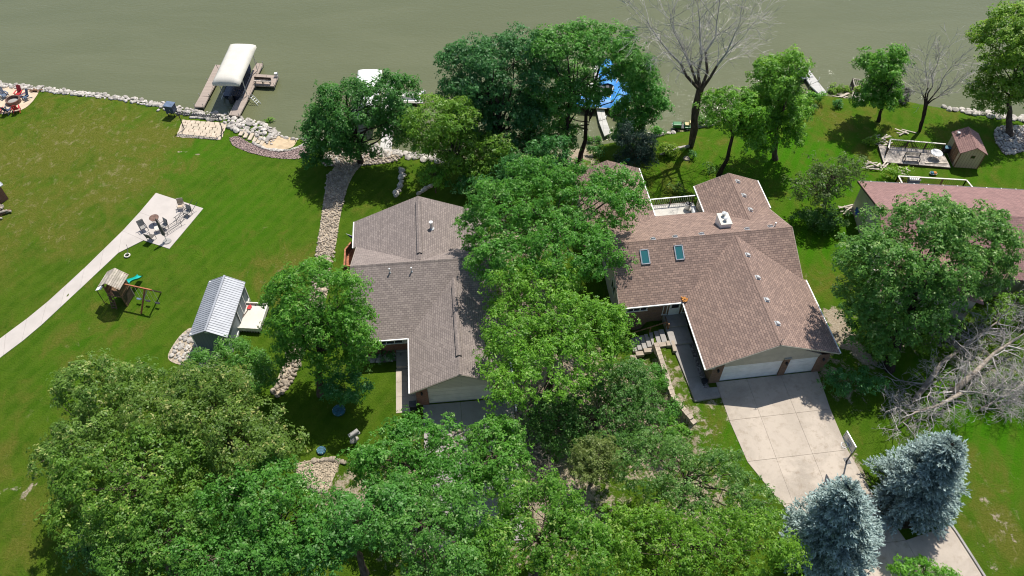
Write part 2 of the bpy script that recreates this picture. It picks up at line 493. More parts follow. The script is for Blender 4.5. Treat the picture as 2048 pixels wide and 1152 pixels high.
_bump(nt, bs, _math(nt, 'ADD', n_fib, _math(nt, 'MULTIPLY', n_fine, 1.5)), 1.0, 0.11)
_M["lawn"] = m

# murky lake
m, nt, bs = _new("lake_water")
vec = _coord(nt, "Object", (0.9, 2.0, 1))
vec2 = _coord(nt, "Object", (0.05, 0.16, 1))
big = _noise(nt, vec2, 1.0, 5, 0.6, 0.6)
col = _mix(nt, (0.114,0.124,0.062), (0.127,0.136,0.071), _ramp(nt, big, 0.35, 0.7))
nt.links.new(col, bs.inputs["Base Color"])
bs.inputs["Roughness"].default_value = 0.10; bs.inputs["IOR"].default_value = 1.33; bs.inputs["Specular IOR Level"].default_value = 0.5
hgt = _math(nt, 'ADD', _math(nt, 'MULTIPLY', _noise(nt, vec, 2.2, 4, 0.6, 0.3), 1.0), _math(nt, 'MULTIPLY', _noise(nt, vec, 0.45, 3, 0.5, 0.5), 0.8))
_bump(nt, bs, hgt, 0.42, 0.10)
_M["lake_water"] = m
# ------------------------------------------------------------------ ground
def axis(lo, hi, step, far):
    a = list(np.arange(lo, hi + 1e-6, step))
    g = []; x = step
    cur = 0
    while cur < far:
        x *= 1.5; cur += x; g.append(cur)
    return np.array([lo - v for v in reversed(g)] + a + [hi + v for v in g])
gx = axis(-66, 62, 0.42, 1800); gy = axis(14, 82, 0.42, 1800)
gy = gy[gy < 105]
XX, YY = np.meshgrid(gx, gy)
ZZ = hv(XX, YY)
_r = np.random.default_rng(3)
_lump = _r.normal(0, 1, (len(gy)//6 + 3, len(gx)//6 + 3))
_ii = np.arange(len(gy))/6.0; _jj = np.arange(len(gx))/6.0
def _bil(a, i, j):
    i0 = i.astype(int); j0 = j.astype(int); fi = (i-i0)[:, None]; fj = (j-j0)[None, :]
    return (a[np.ix_(i0, j0)]*(1-fi)*(1-fj) + a[np.ix_(i0+1, j0)]*fi*(1-fj) + a[np.ix_(i0, j0+1)]*(1-fi)*fj + a[np.ix_(i0+1, j0+1)]*fi*fj)
ZZ = ZZ - 0.012 + _bil(_lump, _ii, _jj)*0.010
nx, ny = len(gx), len(gy)
verts = np.stack([XX.ravel(), YY.ravel(), ZZ.ravel()], 1)
idx = np.arange(nx*ny).reshape(ny, nx)
quads = np.stack([idx[:-1, :-1].ravel(), idx[:-1, 1:].ravel(), idx[1:, 1:].ravel(), idx[1:, :-1].ravel()], 1)

def np_mesh(name, V, Q, smooth=False):
    me = bpy.data.meshes.new(name)
    V = np.ascontiguousarray(V, dtype=np.float32); Q = np.ascontiguousarray(Q, dtype=np.int32)
    k = Q.shape[1]
    me.vertices.add(len(V)); me.vertices.foreach_set("co", V.ravel())
    me.loops.add(Q.size); me.loops.foreach_set("vertex_index", Q.ravel())
    me.polygons.add(len(Q)); me.polygons.foreach_set("loop_start", np.arange(len(Q), dtype=np.int32)*k)
    me.update(calc_edges=True)
    if smooth: me.polygons.foreach_set("use_smooth", np.ones(len(Q), dtype=bool))
    return me

me = np_mesh("lawn", verts, quads, True)
def spots(lst):
    out = np.zeros(nx*ny)
    for px, py, r, amp in lst:
        p = G(px, py)
        out = np.maximum(out, amp*np.exp(-(((verts[:,0]-p.x)**2 + (verts[:,1]-p.y)**2)/(r*r))))
    return out
def seg_spots(lst):
    out = np.zeros(nx*ny)
    for a, b, r, amp in lst:
        p = G(*a); q = G(*b)
        d = np.array([q.x-p.x, q.y-p.y]); L = max(d@d, 1e-6)
        t = np.clip(((verts[:,0]-p.x)*d[0] + (verts[:,1]-p.y)*d[1])/L, 0, 1)
        dd = (verts[:,0]-p.x-t*d[0])**2 + (verts[:,1]-p.y-t*d[1])**2
        out = np.maximum(out, amp*np.exp(-dd/(r*r)))
    return out
dryv = spots([(150,270,9,1.0),(40,330,8,0.9),(230,350,7,1.0),(60,420,8,0.8),(120,450,6,.8),(300,270,6,0.9),(20,480,6,.7),(330,250,4,.7),
              (560,540,4,.7),(60,880,6,.35),(40,1010,7,.45),(100,1100,6,.3),(1680,245,6,.6),(1400,300,5,.4),(1300,370,5,.5),
              (1760,290,5,.5),(1900,240,6,.4),(2000,380,6,.3),(1960,950,3,.7),(2000,1060,3,.9),(1420,830,4,.6),(180,680,6,.5),(900,790,3,.4),(1640,560,3,.6)])
lushv = np.maximum(spots([(1640,320,9,1.0),(1580,300,7,1.0),(1640,480,6,.9),(1450,320,8,.5),(1900,250,9,.45),(1960,340,6,.5),(1330,370,6,.4),(1980,850,7,1.0),(1930,800,5,1),(380,300,6,.6),(480,430,7,.5),(1650,700,4,.6),(1480,860,4,.8),(200,700,6,.4)]), 0)
dirtv = np.maximum.reduce([
    seg_spots([((1668,632),(1692,680),1.3,.85),((1692,680),(1738,722),1.0,.8),((1700,690),(1735,730),.8,.6),
               ((1352,770),(1395,850),.45,.5),((1448,800),(1530,955),.55,.62),((1700,905),(1730,965),.8,.62),
               ((1965,1000),(2030,1080),.7,.46),((1965,1090),(1990,1150),.5,.45),
               ((0,985),(35,975),.35,.6),((45,995),(70,965),.35,.62),((340,300),(400,309),.16,.62),((500,310),(600,330),.25,.3)]),
    spots([(1150,305,3.0,.85),(1170,330,2.4,.6),(1190,345,2,.55),(1285,860,6.5,.74),(1200,820,6,.7),(1290,780,4,.72),(1120,760,7,.8),(1060,620,6,.75),(1100,880,6,.8),(1020,900,5,.7),
           (1385,700,.9,.6),(1358,735,.7,.62),(1300,900,4,.75),(1660,735,3,.55),(1700,780,3.5,.45),(700,1010,4,.7),(900,1000,8,.7),(1100,1000,7,.7),(1400,1010,6,.55),
           (1390,905,1.2,.5),(1420,800,1.3,.5),(1025,480,7,.6),(1800,640,6,.5),(1950,720,6,.45)])])
for nm, arr in (("dry", dryv), ("dirt", dirtv), ("lush", lushv)):
    at = me.attributes.new(nm, 'FLOAT', 'POINT'); at.data.foreach_set("value", arr.astype(np.float32))
me.materials.append(MAT("lawn"))
structure(link("lawn", me))

lake = MB(); lake.add([(-2500, 40, WZ), (2500, 40, WZ), (2500, 4000, WZ), (-2500, 4000, WZ)], [(0,1,2,3)])
structure(lake.build("lake", "lake_water"))

# ------------------------------------------------------------------ sheets that follow the ground
def bed(name, px, mat, lift=0.02, smooth_edges=True, parent=None, world_pts=None):
    P = [G(*p) for p in px] if world_pts is None else [Vector(p) for p in world_pts]
    if smooth_edges:
        for _ in range(2):
            Q = []
            for i, p in enumerate(P):
                q = P[(i+1) % len(P)]
                Q += [p.lerp(q, 0.25), p.lerp(q, 0.75)]
            P = Q
    bm = bmesh.new()
    vs_ = [bm.verts.new((p.x, p.y, 0)) for p in P]
    f = bm.faces.new(vs_)
    if f.normal.z < 0: f.normal_flip()
    bmesh.ops.triangulate(bm, faces=bm.faces)
    for _ in range(5):
        es = [e for e in bm.edges if e.calc_length() > 0.9]
        if not es: break
        bmesh.ops.subdivide_edges(bm, edges=es, cuts=1)
        bmesh.ops.triangulate(bm, faces=bm.faces)
    for v in bm.verts: v.co.z = h(v.co.x, v.co.y) + lift
    bmesh.ops.recalc_face_normals(bm, faces=bm.faces)
    for f in bm.faces:
        if f.normal.z < 0: f.normal_flip()
    me = bpy.data.meshes.new(name); bm.to_mesh(me); bm.free()
    me.materials.append(MAT(mat))
    o = link(name, me, parent)
    if parent is None: structure(o)
    return o

def slab(name, pts, top, depth, mat, parent=None, inset=0.012, bevel=0.0):
    """one poured slab: polygon of world points, top lift above the ground"""
    c = sum((Vector((p[0], p[1], 0)) for p in pts), Vector()) / len(pts)
    P = []
    for p in pts:
        d = Vector((p[0], p[1], 0)) - c
        P.append(c + d*(1 - inset/max(d.length, 0.1)))
    zt = [h(p.x, p.y) + top for p in P]
    return MB().prism([(p.x, p.y) for p in P], [z - depth for z in zt], zt).build(name, mat, parent)

def root_structure(name, loc=(0,0,0)):
    o = bpy.data.objects.new(name, None); C.objects.link(o); o.location = loc; o.empty_display_size = .3
    return structure(o)

def lerp_poly(poly, t):
    n = len(poly)-1; k = min(int(t*n), n-1); f = t*n-k
    a, b = poly[k], poly[k+1]
    return (a[0]+(b[0]-a[0])*f, a[1]+(b[1]-a[1])*f)

# pale footpath on the left lawn, poured in panels, and its patio
path = root_structure("footpath")
up = [(-110,770),(-20,692),(75,622),(160,545),(245,462)]; lo = [(-110,812),(-20,731),(62,670),(150,588),(237,506)]
for i in range(9):
    a, b = i/9, (i+1)/9
    slab("concrete_slab", [G(*lerp_poly(lo, a)), G(*lerp_poly(lo, b)), G(*lerp_poly(up, b)), G(*lerp_poly(up, a))], 0.035, 0.16, "concrete_new", path)
slab("concrete_slab", [G(237,506), G(287,481), G(245,462)], 0.035, 0.16, "concrete_new", path)
pat = root_structure("patio_floor")
slab("concrete_slab", [G(245,462), G(287,481), G(339,498), G(372,459), G(279,425)], 0.035, 0.16, "concrete_new", pat)
slab("concrete_slab", [G(279,425), G(372,459), G(407,417), G(312,386)], 0.035, 0.16, "concrete_new", pat)

# driveway of the right-hand house
drv = root_structure("driveway")
cols = [0.62, 3.22, 6.1, 9.05]; rows = [-0.02, -3.62, -7.25, -10.9]
for j in range(3):
    for i in range(3):
        x0, x1 = cols[i], cols[i+1]
        if i == 0: xa = [0.62, 0.66, 0.95, 2.4][j]; xb = [0.62, 0.66, 0.95, 2.4][j+1]
        else: xa = xb = x0
        xr0 = xr1 = x1
        if i == 2: xr0 = [9.25, 8.95, 8.9, 9.3][j]; xr1 = [9.25, 8.95, 8.9, 9.3][j+1]
        slab("concrete_slab", [L2(xb, rows[j+1]), L2(xr1, rows[j+1]), L2(xr0, rows[j]), L2(xa, rows[j])], 0.03, 0.16, "concrete_old", drv, 0.014)
for (a, b, c_, d) in [((2.4,-10.9),(5.6,-10.9),(6.6,-14.6),(4.4,-14.6)), ((5.6,-10.9),(9.3,-10.9),(10.2,-14.6),(6.6,-14.6)),
                     ((4.4,-14.6),(6.6,-14.6),(7.2,-18.6),(5.2,-18.6)), ((6.6,-14.6),(10.2,-14.6),(10.6,-18.6),(7.2,-18.6)),
                     ((10.2,-14.6),(13.95,-13.9),(14.4,-18.6),(10.6,-18.6)), ((5.2,-18.6),(10.6,-18.6),(11,-24),(5.6,-24)), ((10.6,-18.6),(14.4,-18.6),(15,-24),(11,-24))]:
    slab("concrete_slab", [L2(*d), L2(*c_), L2(*b), L2(*a)], 0.03, 0.16, "concrete_old", drv, 0.014)
kb = MB()
kerb_line = [L2(13.75,-13.2), L2(14.02,-14.5), L2(14.3,-16.6), L2(14.55,-18.6), L2(15.1,-24)]
for a, b in zip(kerb_line[:-1], kerb_line[1:]):
    kb.bar((a.x, a.y, h(a.x,a.y)+0.06), (b.x, b.y, h(b.x,b.y)+0.06), 0.16, 0.14)
kb.build("kerb", "concrete_grey", drv)
bed("mulch_ring", [(1752,1000),(1790,985),(1840,1000),(1850,1035),(1828,1057),(1790,1058),(1762,1040)], "soil", 0.035)

# side walk and porch of the right-hand house
sw = root_structure("sidewalk")
slab("concrete_slab", [L2(-1.6,-1.65), L2(0.58,-1.5), L2(0.58,-0.55), L2(-0.55,-0.55), L2(-0.55,0.6), L2(-1.75,0.6)], 0.16, 0.4, "concrete_grey", sw, 0.01)
slab("concrete_slab", [L2(-1.75,0.6), L2(-0.55,0.6), L2(-0.55,3.9), L2(-2.0,3.9)], 0.16, 0.4, "concrete_grey", sw, 0.01)
porch = thing("porch_step", "dark shaded concrete porch steps at the front door of the skylight house", "porch", L2(0,0,0), A2)
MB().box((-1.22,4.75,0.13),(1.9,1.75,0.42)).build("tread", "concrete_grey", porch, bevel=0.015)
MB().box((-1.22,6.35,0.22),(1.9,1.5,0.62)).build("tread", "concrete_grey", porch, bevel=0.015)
bed("rock_strip", None, "grit_grey", 0.012, False, world_pts=[L2(-0.52,-0.5), L2(-0.06,-0.5), L2(-0.06,4.2), L2(-0.52,4.2)])

# front walk, drive and porch of the left-hand house
dv1 = root_structure("shaded_driveway")
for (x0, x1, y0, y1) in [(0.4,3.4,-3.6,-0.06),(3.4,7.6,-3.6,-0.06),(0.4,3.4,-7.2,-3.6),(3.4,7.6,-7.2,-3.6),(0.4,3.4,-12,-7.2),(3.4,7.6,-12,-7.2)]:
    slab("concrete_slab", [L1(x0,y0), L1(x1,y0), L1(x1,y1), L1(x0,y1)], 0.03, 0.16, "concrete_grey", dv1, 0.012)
wk = root_structure("front_walk")
for y0, y1 in [(-0.6,0.9),(0.9,2.3),(2.3,3.6)]:
    slab("concrete_slab", [L1(-1.75,y0), L1(-0.1,y0), L1(-0.1,y1), L1(-1.75,y1)], 0.03, 0.2, "concrete_old", wk, 0.012)
pr1 = thing("porch_step", "grey porch slab in the corner beside the front garage wall of the flagged house", "porch", L1(0,0,0), A1)
MB().box((-0.95,4.35,0.12),(1.45,1.45,0.4)).build("tread", "concrete_grey", pr1, bevel=0.015)
MB().box((-0.95,5.6,0.2),(1.45,1.05,0.56)).build("tread", "concrete_grey", pr1, bevel=0.015)

# ------------------------------------------------------------------ stones
def rock_mesh(name, seed, sub=2, flat=0.65, rough=0.28):
    bm = bmesh.new()
    bmesh.ops.create_icosphere(bm, subdivisions=sub, radius=0.5)
    rr = np.random.default_rng(seed)
    dirs = rr.normal(size=(9,3)); dirs /= np.linalg.norm(dirs, axis=1)[:,None]
    off = rr.uniform(0.30, 0.48, 9)
    for v in bm.verts:
        for d, o in zip(dirs, off):
            t = v.co.dot(Vector(d)) - o
            if t > 0: v.co -= Vector(d)*t*0.85
        v.co += Vector(rr.normal(0, 0.5*rough*0.09, 3))
        v.co.z *= flat
    me = bpy.data.meshes.new(name); bm.to_mesh(me); bm.free()
    return me
ROCKS = {}
def rocks_for(mat):
    if mat not in ROCKS:
        L = []
        for k in range(7):
            me = rock_mesh("stone", 40+k)
            me.materials.append(MAT(mat)); L.append(me)
        ROCKS[mat] = L
    return ROCKS[mat]
_rr = random.Random(11)
def stone_at(p, size, mat, parent, sink=0.18):
    me = _rr.choice(rocks_for(mat))
    o = bpy.data.objects.new("stone", me); C.objects.link(o); o.parent = parent
    o.location = (p[0], p[1], p[2] + size*(0.32 - sink))
    o.scale = (size*_rr.uniform(.8,1.25), size*_rr.uniform(.7,1.1), size*_rr.uniform(.75,1.1))
    o.rotation_euler = (_rr.uniform(-.25,.25), _rr.uniform(-.25,.25), _rr.uniform(0,6.28))
    return o
_ic = bmesh.new(); bmesh.ops.create_icosphere(_ic, subdivisions=1, radius=0.5)
ICV = np.array([v.co[:] for v in _ic.verts]); ICF = np.array([[v.index for v in f.verts] for f in _ic.faces]); _ic.free()
def stone_mass(name, P, S, mat, parent, seed=1, lift=0.0):
    """many small stones joined in one mesh"""
    r = np.random.default_rng(seed); n = len(P)
    if n == 0: return None
    P = np.asarray(P, float); S = np.asarray(S, float)
    V = ICV[None]*(1 + r.normal(0, .17, (n, len(ICV), 1)))
    V = V*np.stack([r.uniform(.8,1.25,n), r.uniform(.7,1.1,n), r.uniform(.5,.8,n)], 1)[:,None,:]
    a = r.uniform(0, 6.28, n); ca, sa = np.cos(a)[:,None], np.sin(a)[:,None]
    V = np.stack([V[...,0]*ca - V[...,1]*sa, V[...,0]*sa + V[...,1]*ca, V[...,2]], -1)*S[:,None,None]
    V = V + P[:,None,:] + np.array([0,0,1.0])*(S*0.18 + lift)[:,None,None]
    Fm = ICF[None] + (np.arange(n)*len(ICV))[:,None,None]
    me = np_mesh(name, V.reshape(-1,3), Fm.reshape(-1,3))
    me.materials.append(MAT(mat))
    o = link(name, me, parent)
    return stuff(o)

def in_poly(x, y, poly):
    c = False; n = len(poly); j = n-1
    for i in range(n):
        xi, yi = poly[i][0], poly[i][1]; xj, yj = poly[j][0], poly[j][1]
        if (yi > y) != (yj > y) and x < (xj-xi)*(y-yi)/(yj-yi+1e-12)+xi: c = not c
        j = i
    return c
def fill_poly(px, gap, seed, jitter=0.45, world_pts=None):
    P = [G(*p) for p in px] if world_pts is None else world_pts
    rr = random.Random(seed)
    xs = [p[0] for p in P]; ys = [p[1] for p in P]
    out = []; y = min(ys); k = 0
    while y < max(ys):
        x = min(xs) + (gap/2 if k % 2 else 0)
        while x < max(xs):
            a = x + rr.uniform(-jitter, jitter)*gap; b = y + rr.uniform(-jitter, jitter)*gap
            if in_poly(a, b, P): out.append((a, b, h(a, b)))
            x += gap
        y += gap*0.87; k += 1
    return out

# riprap along the shore
rip = root_structure("riprap_bank")
cand = []
rr = random.Random(5)
def shore_band(px0, px1, w, step, smin, smax, inset=0.0):
    xa, xb = np.interp([px0, px1], [p[0] for p in SHORE_PX], SX)
    x = xa
    while x < xb:
        n = max(1, int(w/step))
        for k in range(n):
            d = -0.45 + (w+0.45)*(k + rr.uniform(.1,.9))/n
            xx = x + rr.uniform(-.5,.5)*step; yy = float(np.interp(xx, SX, SY)) - d - inset
            cand.append(((xx, yy, h(xx, yy)), rr.uniform(smin, smax)*(1.25 if rr.random() < .15 else 1)))
        x += step*0.8
shore_band(-120, 330, 1.15, 0.38, .24, .62)
shore_band(330, 470, 1.9, 0.42, .30, .58)
shore_band(470, 560, 3.0, 0.42, .32, .62)
shore_band(560, 640, 0.9, 0.5, .32, .6)
shore_band(640, 890, 1.5, 0.45, .35, .75)
shore_band(1890, 2200, 1.3, 0.5, .4, 1.0)
shore_band(1310, 1345, 0.9, 0.6, .5, .8)
vis = [c for c in cand if -62 < c[0][0] < 62]
vis.sort(key=lambda c: -c[1])
for p, s_ in vis[:300]: stone_at(p, s_*1.1, "stone_pale", rip, 0.12)
rest = vis[300:]
stone_mass("small_stones", [c[0] for c in rest], [c[1]*1.05 for c in rest], "stone_riprap", rip, 7)

# gravel and boulder beds
def creek(name, px, mat_base, mat_stone, gap, smin, smax, seed, lift=0.015, big=0, bigmat="stone_tan", bsize=(.4,.6)):
    b = bed(name, px, mat_base, lift)
    P = fill_poly(px, gap, seed)
    r2 = random.Random(seed)
    stone_mass("pebbles", [(p[0], p[1], p[2]+lift) for p in P], [r2.uniform(smin, smax) for _ in P], mat_stone, b, seed)
    if big:
        for p in r2.sample(P, min(big, len(P))): stone_at(p, r2.uniform(*bsize), bigmat, b)
    return b
creek("rock_path", [(630,520),(668,520),(680,430),(700,355),(735,318),(690,312),(655,350),(645,420)], "grit_tan", "stone_tan", 0.20, .13, .30, 21)
creek("rock_path", [(632,520),(664,520),(655,600),(615,690),(585,770),(552,800),(545,780),(580,700),(600,640),(620,580)], "grit_tan", "stone_tan", 0.30, .18, .42, 22, big=40, bsize=(.4,.75))
creek("rock_bed", [(645,305),(700,293),(795,304),(800,322),(750,330),(655,335),(638,322)], "grit_grey", "stone_tan", 0.32, .16, .42, 23, big=16, bigmat="stone_pale", bsize=(.45,.8))
creek("gravel_patch", [(592,925),(640,918),(680,924),(672,945),(655,985),(640,985),(605,968),(590,945)], "grit_tan", "grit_tan", 0.14, .07, .17, 24)
creek("pink_gravel", [(458,275),(476,272),(500,287),(530,300),(575,306),(600,290),(625,292),(630,305),(595,319),(545,316),(500,306),(465,292)], "grit_pink", "grit_pink", 0.16, .09, .18, 25)
bs_bed = bed("boulder_bed", [(385,652),(362,668),(346,690),(334,712),(340,724),(372,733),(402,738),(440,735),(440,690),(400,665)], "grit_tan", 0.015)
for p in fill_poly([(385,654),(364,668),(348,690),(337,712),(342,722),(372,731),(402,736),(420,730),(405,690),(392,668)], 0.36, 31): stone_at(p, random.Random(p[0]).uniform(.30,.55), "stone_pale", bs_bed)
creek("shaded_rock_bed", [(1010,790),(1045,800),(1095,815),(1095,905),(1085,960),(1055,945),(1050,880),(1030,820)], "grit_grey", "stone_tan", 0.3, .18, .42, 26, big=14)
creek("rock_bed", [(882,860),(925,860),(930,920),(890,935)], "grit_tan", "stone_tan", 0.26, .15, .35, 27)
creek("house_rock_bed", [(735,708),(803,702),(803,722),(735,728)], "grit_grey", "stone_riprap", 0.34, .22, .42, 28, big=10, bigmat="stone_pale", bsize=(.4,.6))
creek("tree_ring", [(1985,262),(2010,250),(2060,252),(2080,275),(2060,300),(2010,312),(2000,298),(1990,282)], "grit_grey", "stone_riprap", 0.32, .2, .45, 29, big=16, bigmat="stone_pale", bsize=(.4,.7))
creek("wall_foot_stones", [(1376,692),(1384,690),(1418,778),(1436,792),(1424,797),(1410,790)], "grit_grey", "stone_riprap", 0.2, .1, .22, 30)

# boulder rows
row = root_structure("boulder_row")
for i in range(17):
    t = i/16; px, py = lerp_poly([(803,338),(805,355),(799,375),(792,392)], t)
    g = G(px + _rr.uniform(-3,3), py); stone_at(g, _rr.uniform(.45,.75), "stone_pale", row)
for i in range(9):
    px, py = lerp_poly([(838,388),(852,378),(870,368)], i/8); stone_at(G(px, py), _rr.uniform(.4,.7), "stone_pale", row)
edge = root_structure("boulder_edging")
for i in range(26):
    px, py = lerp_poly([(508,290),(530,300),(556,304),(580,303),(600,296),(612,290)], i/25); stone_at(G(px, py-2), _rr.uniform(.35,.6), "stone_pale", edge)
for i in range(9):
    px, py = lerp_poly([(600,966),(625,977),(650,985)], i/8); stone_at(G(px, py), _rr.uniform(.38,.55), "stone_tan", edge)
for i in range(10):
    px, py = lerp_poly([(628,922),(665,918),(690,926)], i/9); stone_at(G(px, py), _rr.uniform(.35,.6), "stone_tan", edge)

# sand beach and stone steps
bed("sand_pit", [(515,292),(530,278),(550,272),(580,274),(597,278),(590,292),(575,299),(550,300),(530,298)], "sand", 0.03)
steps = thing("stone_steps", "flight of six cream stone steps going down to the sand beach", "steps", (0,0,0))
A_, B_ = [(488,262),(497,265),(506,269),(515,272),(523,275),(530,278)], [(481,273),(490,277),(499,281),(508,284),(515,287),(522,290)]
for i in range(6):
    a, b = G(*A_[i]), G(*B_[i]); d = (b-a); d.z = 0; L = d.length; d.normalize(); n = Vector((-d.y, d.x, 0))
    if n.x < 0: n = -n
    c = (a+b)/2; z = h(c.x, c.y) + 0.16 - 0.03*i
    o = MB().box((0,0,0),(L*1.02, 0.40, 0.18)).build("step", "flag_stone", steps, bevel=0.02)
    o.location = (c.x, c.y, z); o.rotation_euler = (0,0,math.atan2(d.y, d.x))
fp = bed("fire_pit_sand", [(-60,165),(0,172),(50,176),(83,180),(72,195),(62,207),(50,217),(30,225),(0,229),(-60,226)], "sand_pale", 0.025)

# flagstone patio: each stone its own piece
fl = root_structure("flagstone_patio")
fc = [G(365,240), G(455,247), G(443,280), G(352,274)]
def fpt(u, v):
    a = fc[0].lerp(fc[1], u); b = fc[3].lerp(fc[2], u); return a.lerp(b, v)
bed("mortar_bed", None, "soil", 0.010, False, parent=fl, world_pts=[fpt(.01,.01), fpt(.99,.01), fpt(.99,.99), fpt(.01,.99)])
rf = random.Random(4); nr = 6
for j in range(nr):
    u = -rf.uniform(0, .04)
    while u < 1.0:
        w = rf.uniform(.085, .16)
        u0, u1 = max(u, 0), min(u+w, 1.0)
        if u1 - u0 > .03:
            v0, v1 = j/nr, (j+1)/nr
            P = []
            for (a, b) in ((u0,v0),((u0+u1)/2,v0-.01),(u1,v0),(u1,(v0+v1)/2),(u1,v1),((u0+u1)/2,v1+.01),(u0,v1),(u0,(v0+v1)/2)):
                P.append(fpt(a + rf.uniform(-.008,.008), b + rf.uniform(-.018,.018)))
            c = sum(P, Vector())/8
            P = [c + (p-c)*0.90 for p in P]
            zt = h(c.x, c.y) + 0.035 + rf.uniform(0,.012)
            MB().prism([(p.x,p.y) for p in P][::-1], zt-0.07, zt).build("flagstone", "flag_stone", fl)
        u += w
# ------------------------------------------------------------------ houses
def roof_piece(poly, mat, parent, name="roof_slope", th=0.13):
    return MB().prism([(p[0],p[1]) for p in poly], [p[2]-th for p in poly], [p[2] for p in poly]).build(name, mat, parent, uv=True)

def strip(name, a, b, mat, parent, w=0.30, rise=0.035, side=0.10):
    """bent cap along a ridge; w half-spread, follows both slopes"""
    a = Vector(a); b = Vector(b); d = (b-a).normalized(); s = d.cross(Vector((0,0,1))).normalized()
    m = MB(); P = []
    for e in (a, b):
        P += [e - s*w/2 + Vector((0,0,rise-side)), e + Vector((0,0,rise)), e + s*w/2 + Vector((0,0,rise-side)),
              e - s*w/2 + Vector((0,0,rise-side-.04)), e + s*w/2 + Vector((0,0,rise-side-.04))]
    m.add(P, [(0,5,6,1),(1,6,7,2),(3,8,5,0),(2,7,9,4),(0,1,2,4,3),(5,8,9,7,6)])
    return m.build(name, mat, parent, uv=True)

def trim(parts, mat, parent, name="gutter", w=0.10, t=0.11):
    for a, b in parts:
        MB().bar(a, b, w, t).build(name, mat, parent)

def window(parent, c, w, hgt, facing, panes=2, name="window", frame="trim_white", glass="glass_dark"):
    """facing: rotation about z of the outward normal, 0 = -y"""
    o = MB()
    o.box((0,0,hgt/2+.04),(w+.16,.10,.08)); o.box((0,0,-hgt/2-.04),(w+.16,.14,.08))
    for i in range(panes+1):
        o.box((-w/2 + w*i/panes, 0, 0),(.07,.10,hgt))
    f = o.build(name, frame, parent)
    f.location = c; f.rotation_euler = (0,0,facing)
    for i in range(panes):
        MB().box((-w/2 + w*(i+.5)/panes, .015, 0),(w/panes-.07,.03,hgt)).build("pane", glass, f)
    return f

def garage_door(parent, x0, x1, y, z1, mat, n=4):
    d = MB().box(((x0+x1)/2, y+.10, z1/2),(x1-x0+.02,.05,z1)).build("garage_door", mat, parent)
    for k in range(n):
        hh = z1/n
        MB().box(((x0+x1)/2, y+.055, hh*(k+.5)),(x1-x0-.02,.05,hh-.025)).build("panel", mat, d, bevel=0.012)
    MB().box(((x0+x1)/2, y+.045, .035),(x1-x0,.06,.07)).build("bottom_seal", "metal_grey", d)
    return d

def wall_lamp(parent, x, y, z):
    o = MB().box((x,y-.04,z),(.12,.06,.22)).build("wall_lamp", "metal_black", parent)
    MB().cyl((x,y-.14,z-.12),.075,.18,8,.05).build("lantern", "metal_black", o)
    MB().cyl((x,y-.14,z+.06),.10,.07,8,.02).build("cap", "metal_black", o)

def local_of(O, A, p):
    dx, dy = p.x-O.x, p.y-O.y
    return dx*math.cos(A)+dy*math.sin(A), -dx*math.sin(A)+dy*math.cos(A)
def onroof(px, py, O, A, plane, z=4.0):
    for _ in range(30):
        x, y = local_of(O, A, W(px, py, z)); z = plane(x, y)
    return x, y, z

def box_vent(parent, p, slope_axis, ang, name="roof_vent", mat="metal_pale"):
    m = MB()
    m.box((0,0,.01),(.44,.44,.03))
    m.add([(-.17,-.17,.02),(.17,-.17,.02),(.17,.17,.02),(-.17,.17,.02),(-.15,-.17,.20),(.15,-.17,.20),(.15,.17,.11),(-.15,.17,.11)],
          [(0,1,5,4),(1,2,6,5),(2,3,7,6),(3,0,4,7),(4,5,6,7),(3,2,1,0)])
    o = m.build(name, mat, parent)
    o.location = p; o.rotation_euler = slope_axis
    return o
def pipe_vent(parent, p, r=.06, hh=.5, mat="metal_pale", name="vent_pipe"):
    o = MB().cyl((0,0,-.15), r, hh+.15, 10).cyl((0,0,0), r*1.9, .06, 10, r*1.2).build(name, mat, parent, smooth=False)
    o.location = p
    MB().cyl((0,0,hh), r*1.35, .07, 10).build("cap", mat, o)
    return o

# ---- right-hand house, brown shingles
H2 = thing("brick_house", "large brown-shingled house with two skylights, chimney and two white garage doors", "house", O2, A2)
R = "shingle_brown"
wl_ = MB(); wl_.prism([(-5.8,7.0),(9.35,7.0),(9.35,16.2),(-5.8,16.2)], -2.6, 2.56); wl_.build("wall", "siding_beige", H2, uv=True)
MB().prism([(-0.02,.14),(9.6,.14),(9.6,7.0),(-0.02,7.0)], -.6, 2.56).build("wall", "brick_brown", H2, uv=True)
MB().prism([(-6.8,16.2),(-1.2,16.2),(-1.2,22.85),(-6.8,22.85)], -2.6, 2.56).build("wall", "siding_beige", H2, uv=True)
MB().prism([(4.4,16.2),(9.7,16.2),(9.7,19.7),(4.4,19.7)], -2.6, 2.56).build("wall", "siding_beige", H2, uv=True)
MB().box((-3.0,6.93,0.3),(5.5,.12,4.4)).build("brick_veneer", "brick_brown", H2, uv=True)
roof_piece([(-6.25,6.5,2.65),(-.8,6.5,2.65),(4.69,11.345,5.0),(9.85,7.31,3.04),(9.85,11.55,5.1),(-6.25,11.55,5.1)], R, H2)
roof_piece([(-.8,-.35,2.65),(4.69,-.35,5.0),(4.69,11.345,5.0),(-.8,6.5,2.65)], R, H2)
roof_piece([(4.69,-.35,5.0),(10.1,-.35,2.95),(10.1,7.31,2.95),(9.85,7.31,3.04),(4.69,11.345,5.0)], R, H2)
roof_piece([(-6.25,11.55,5.1),(9.85,11.55,5.1),(9.85,16.39,2.777),(7.05,13.94,3.95),(3.95,16.65,2.65),(-.75,16.65,2.65),(-4,13.84,4.0),(-6.25,15.78,3.066)], R, H2)
roof_piece([(-7.25,23.3,2.65),(-4,23.3,4),(-4,13.84,4),(-6.25,15.78,3.066),(-7.25,15.78,2.65)][::-1], R, H2)
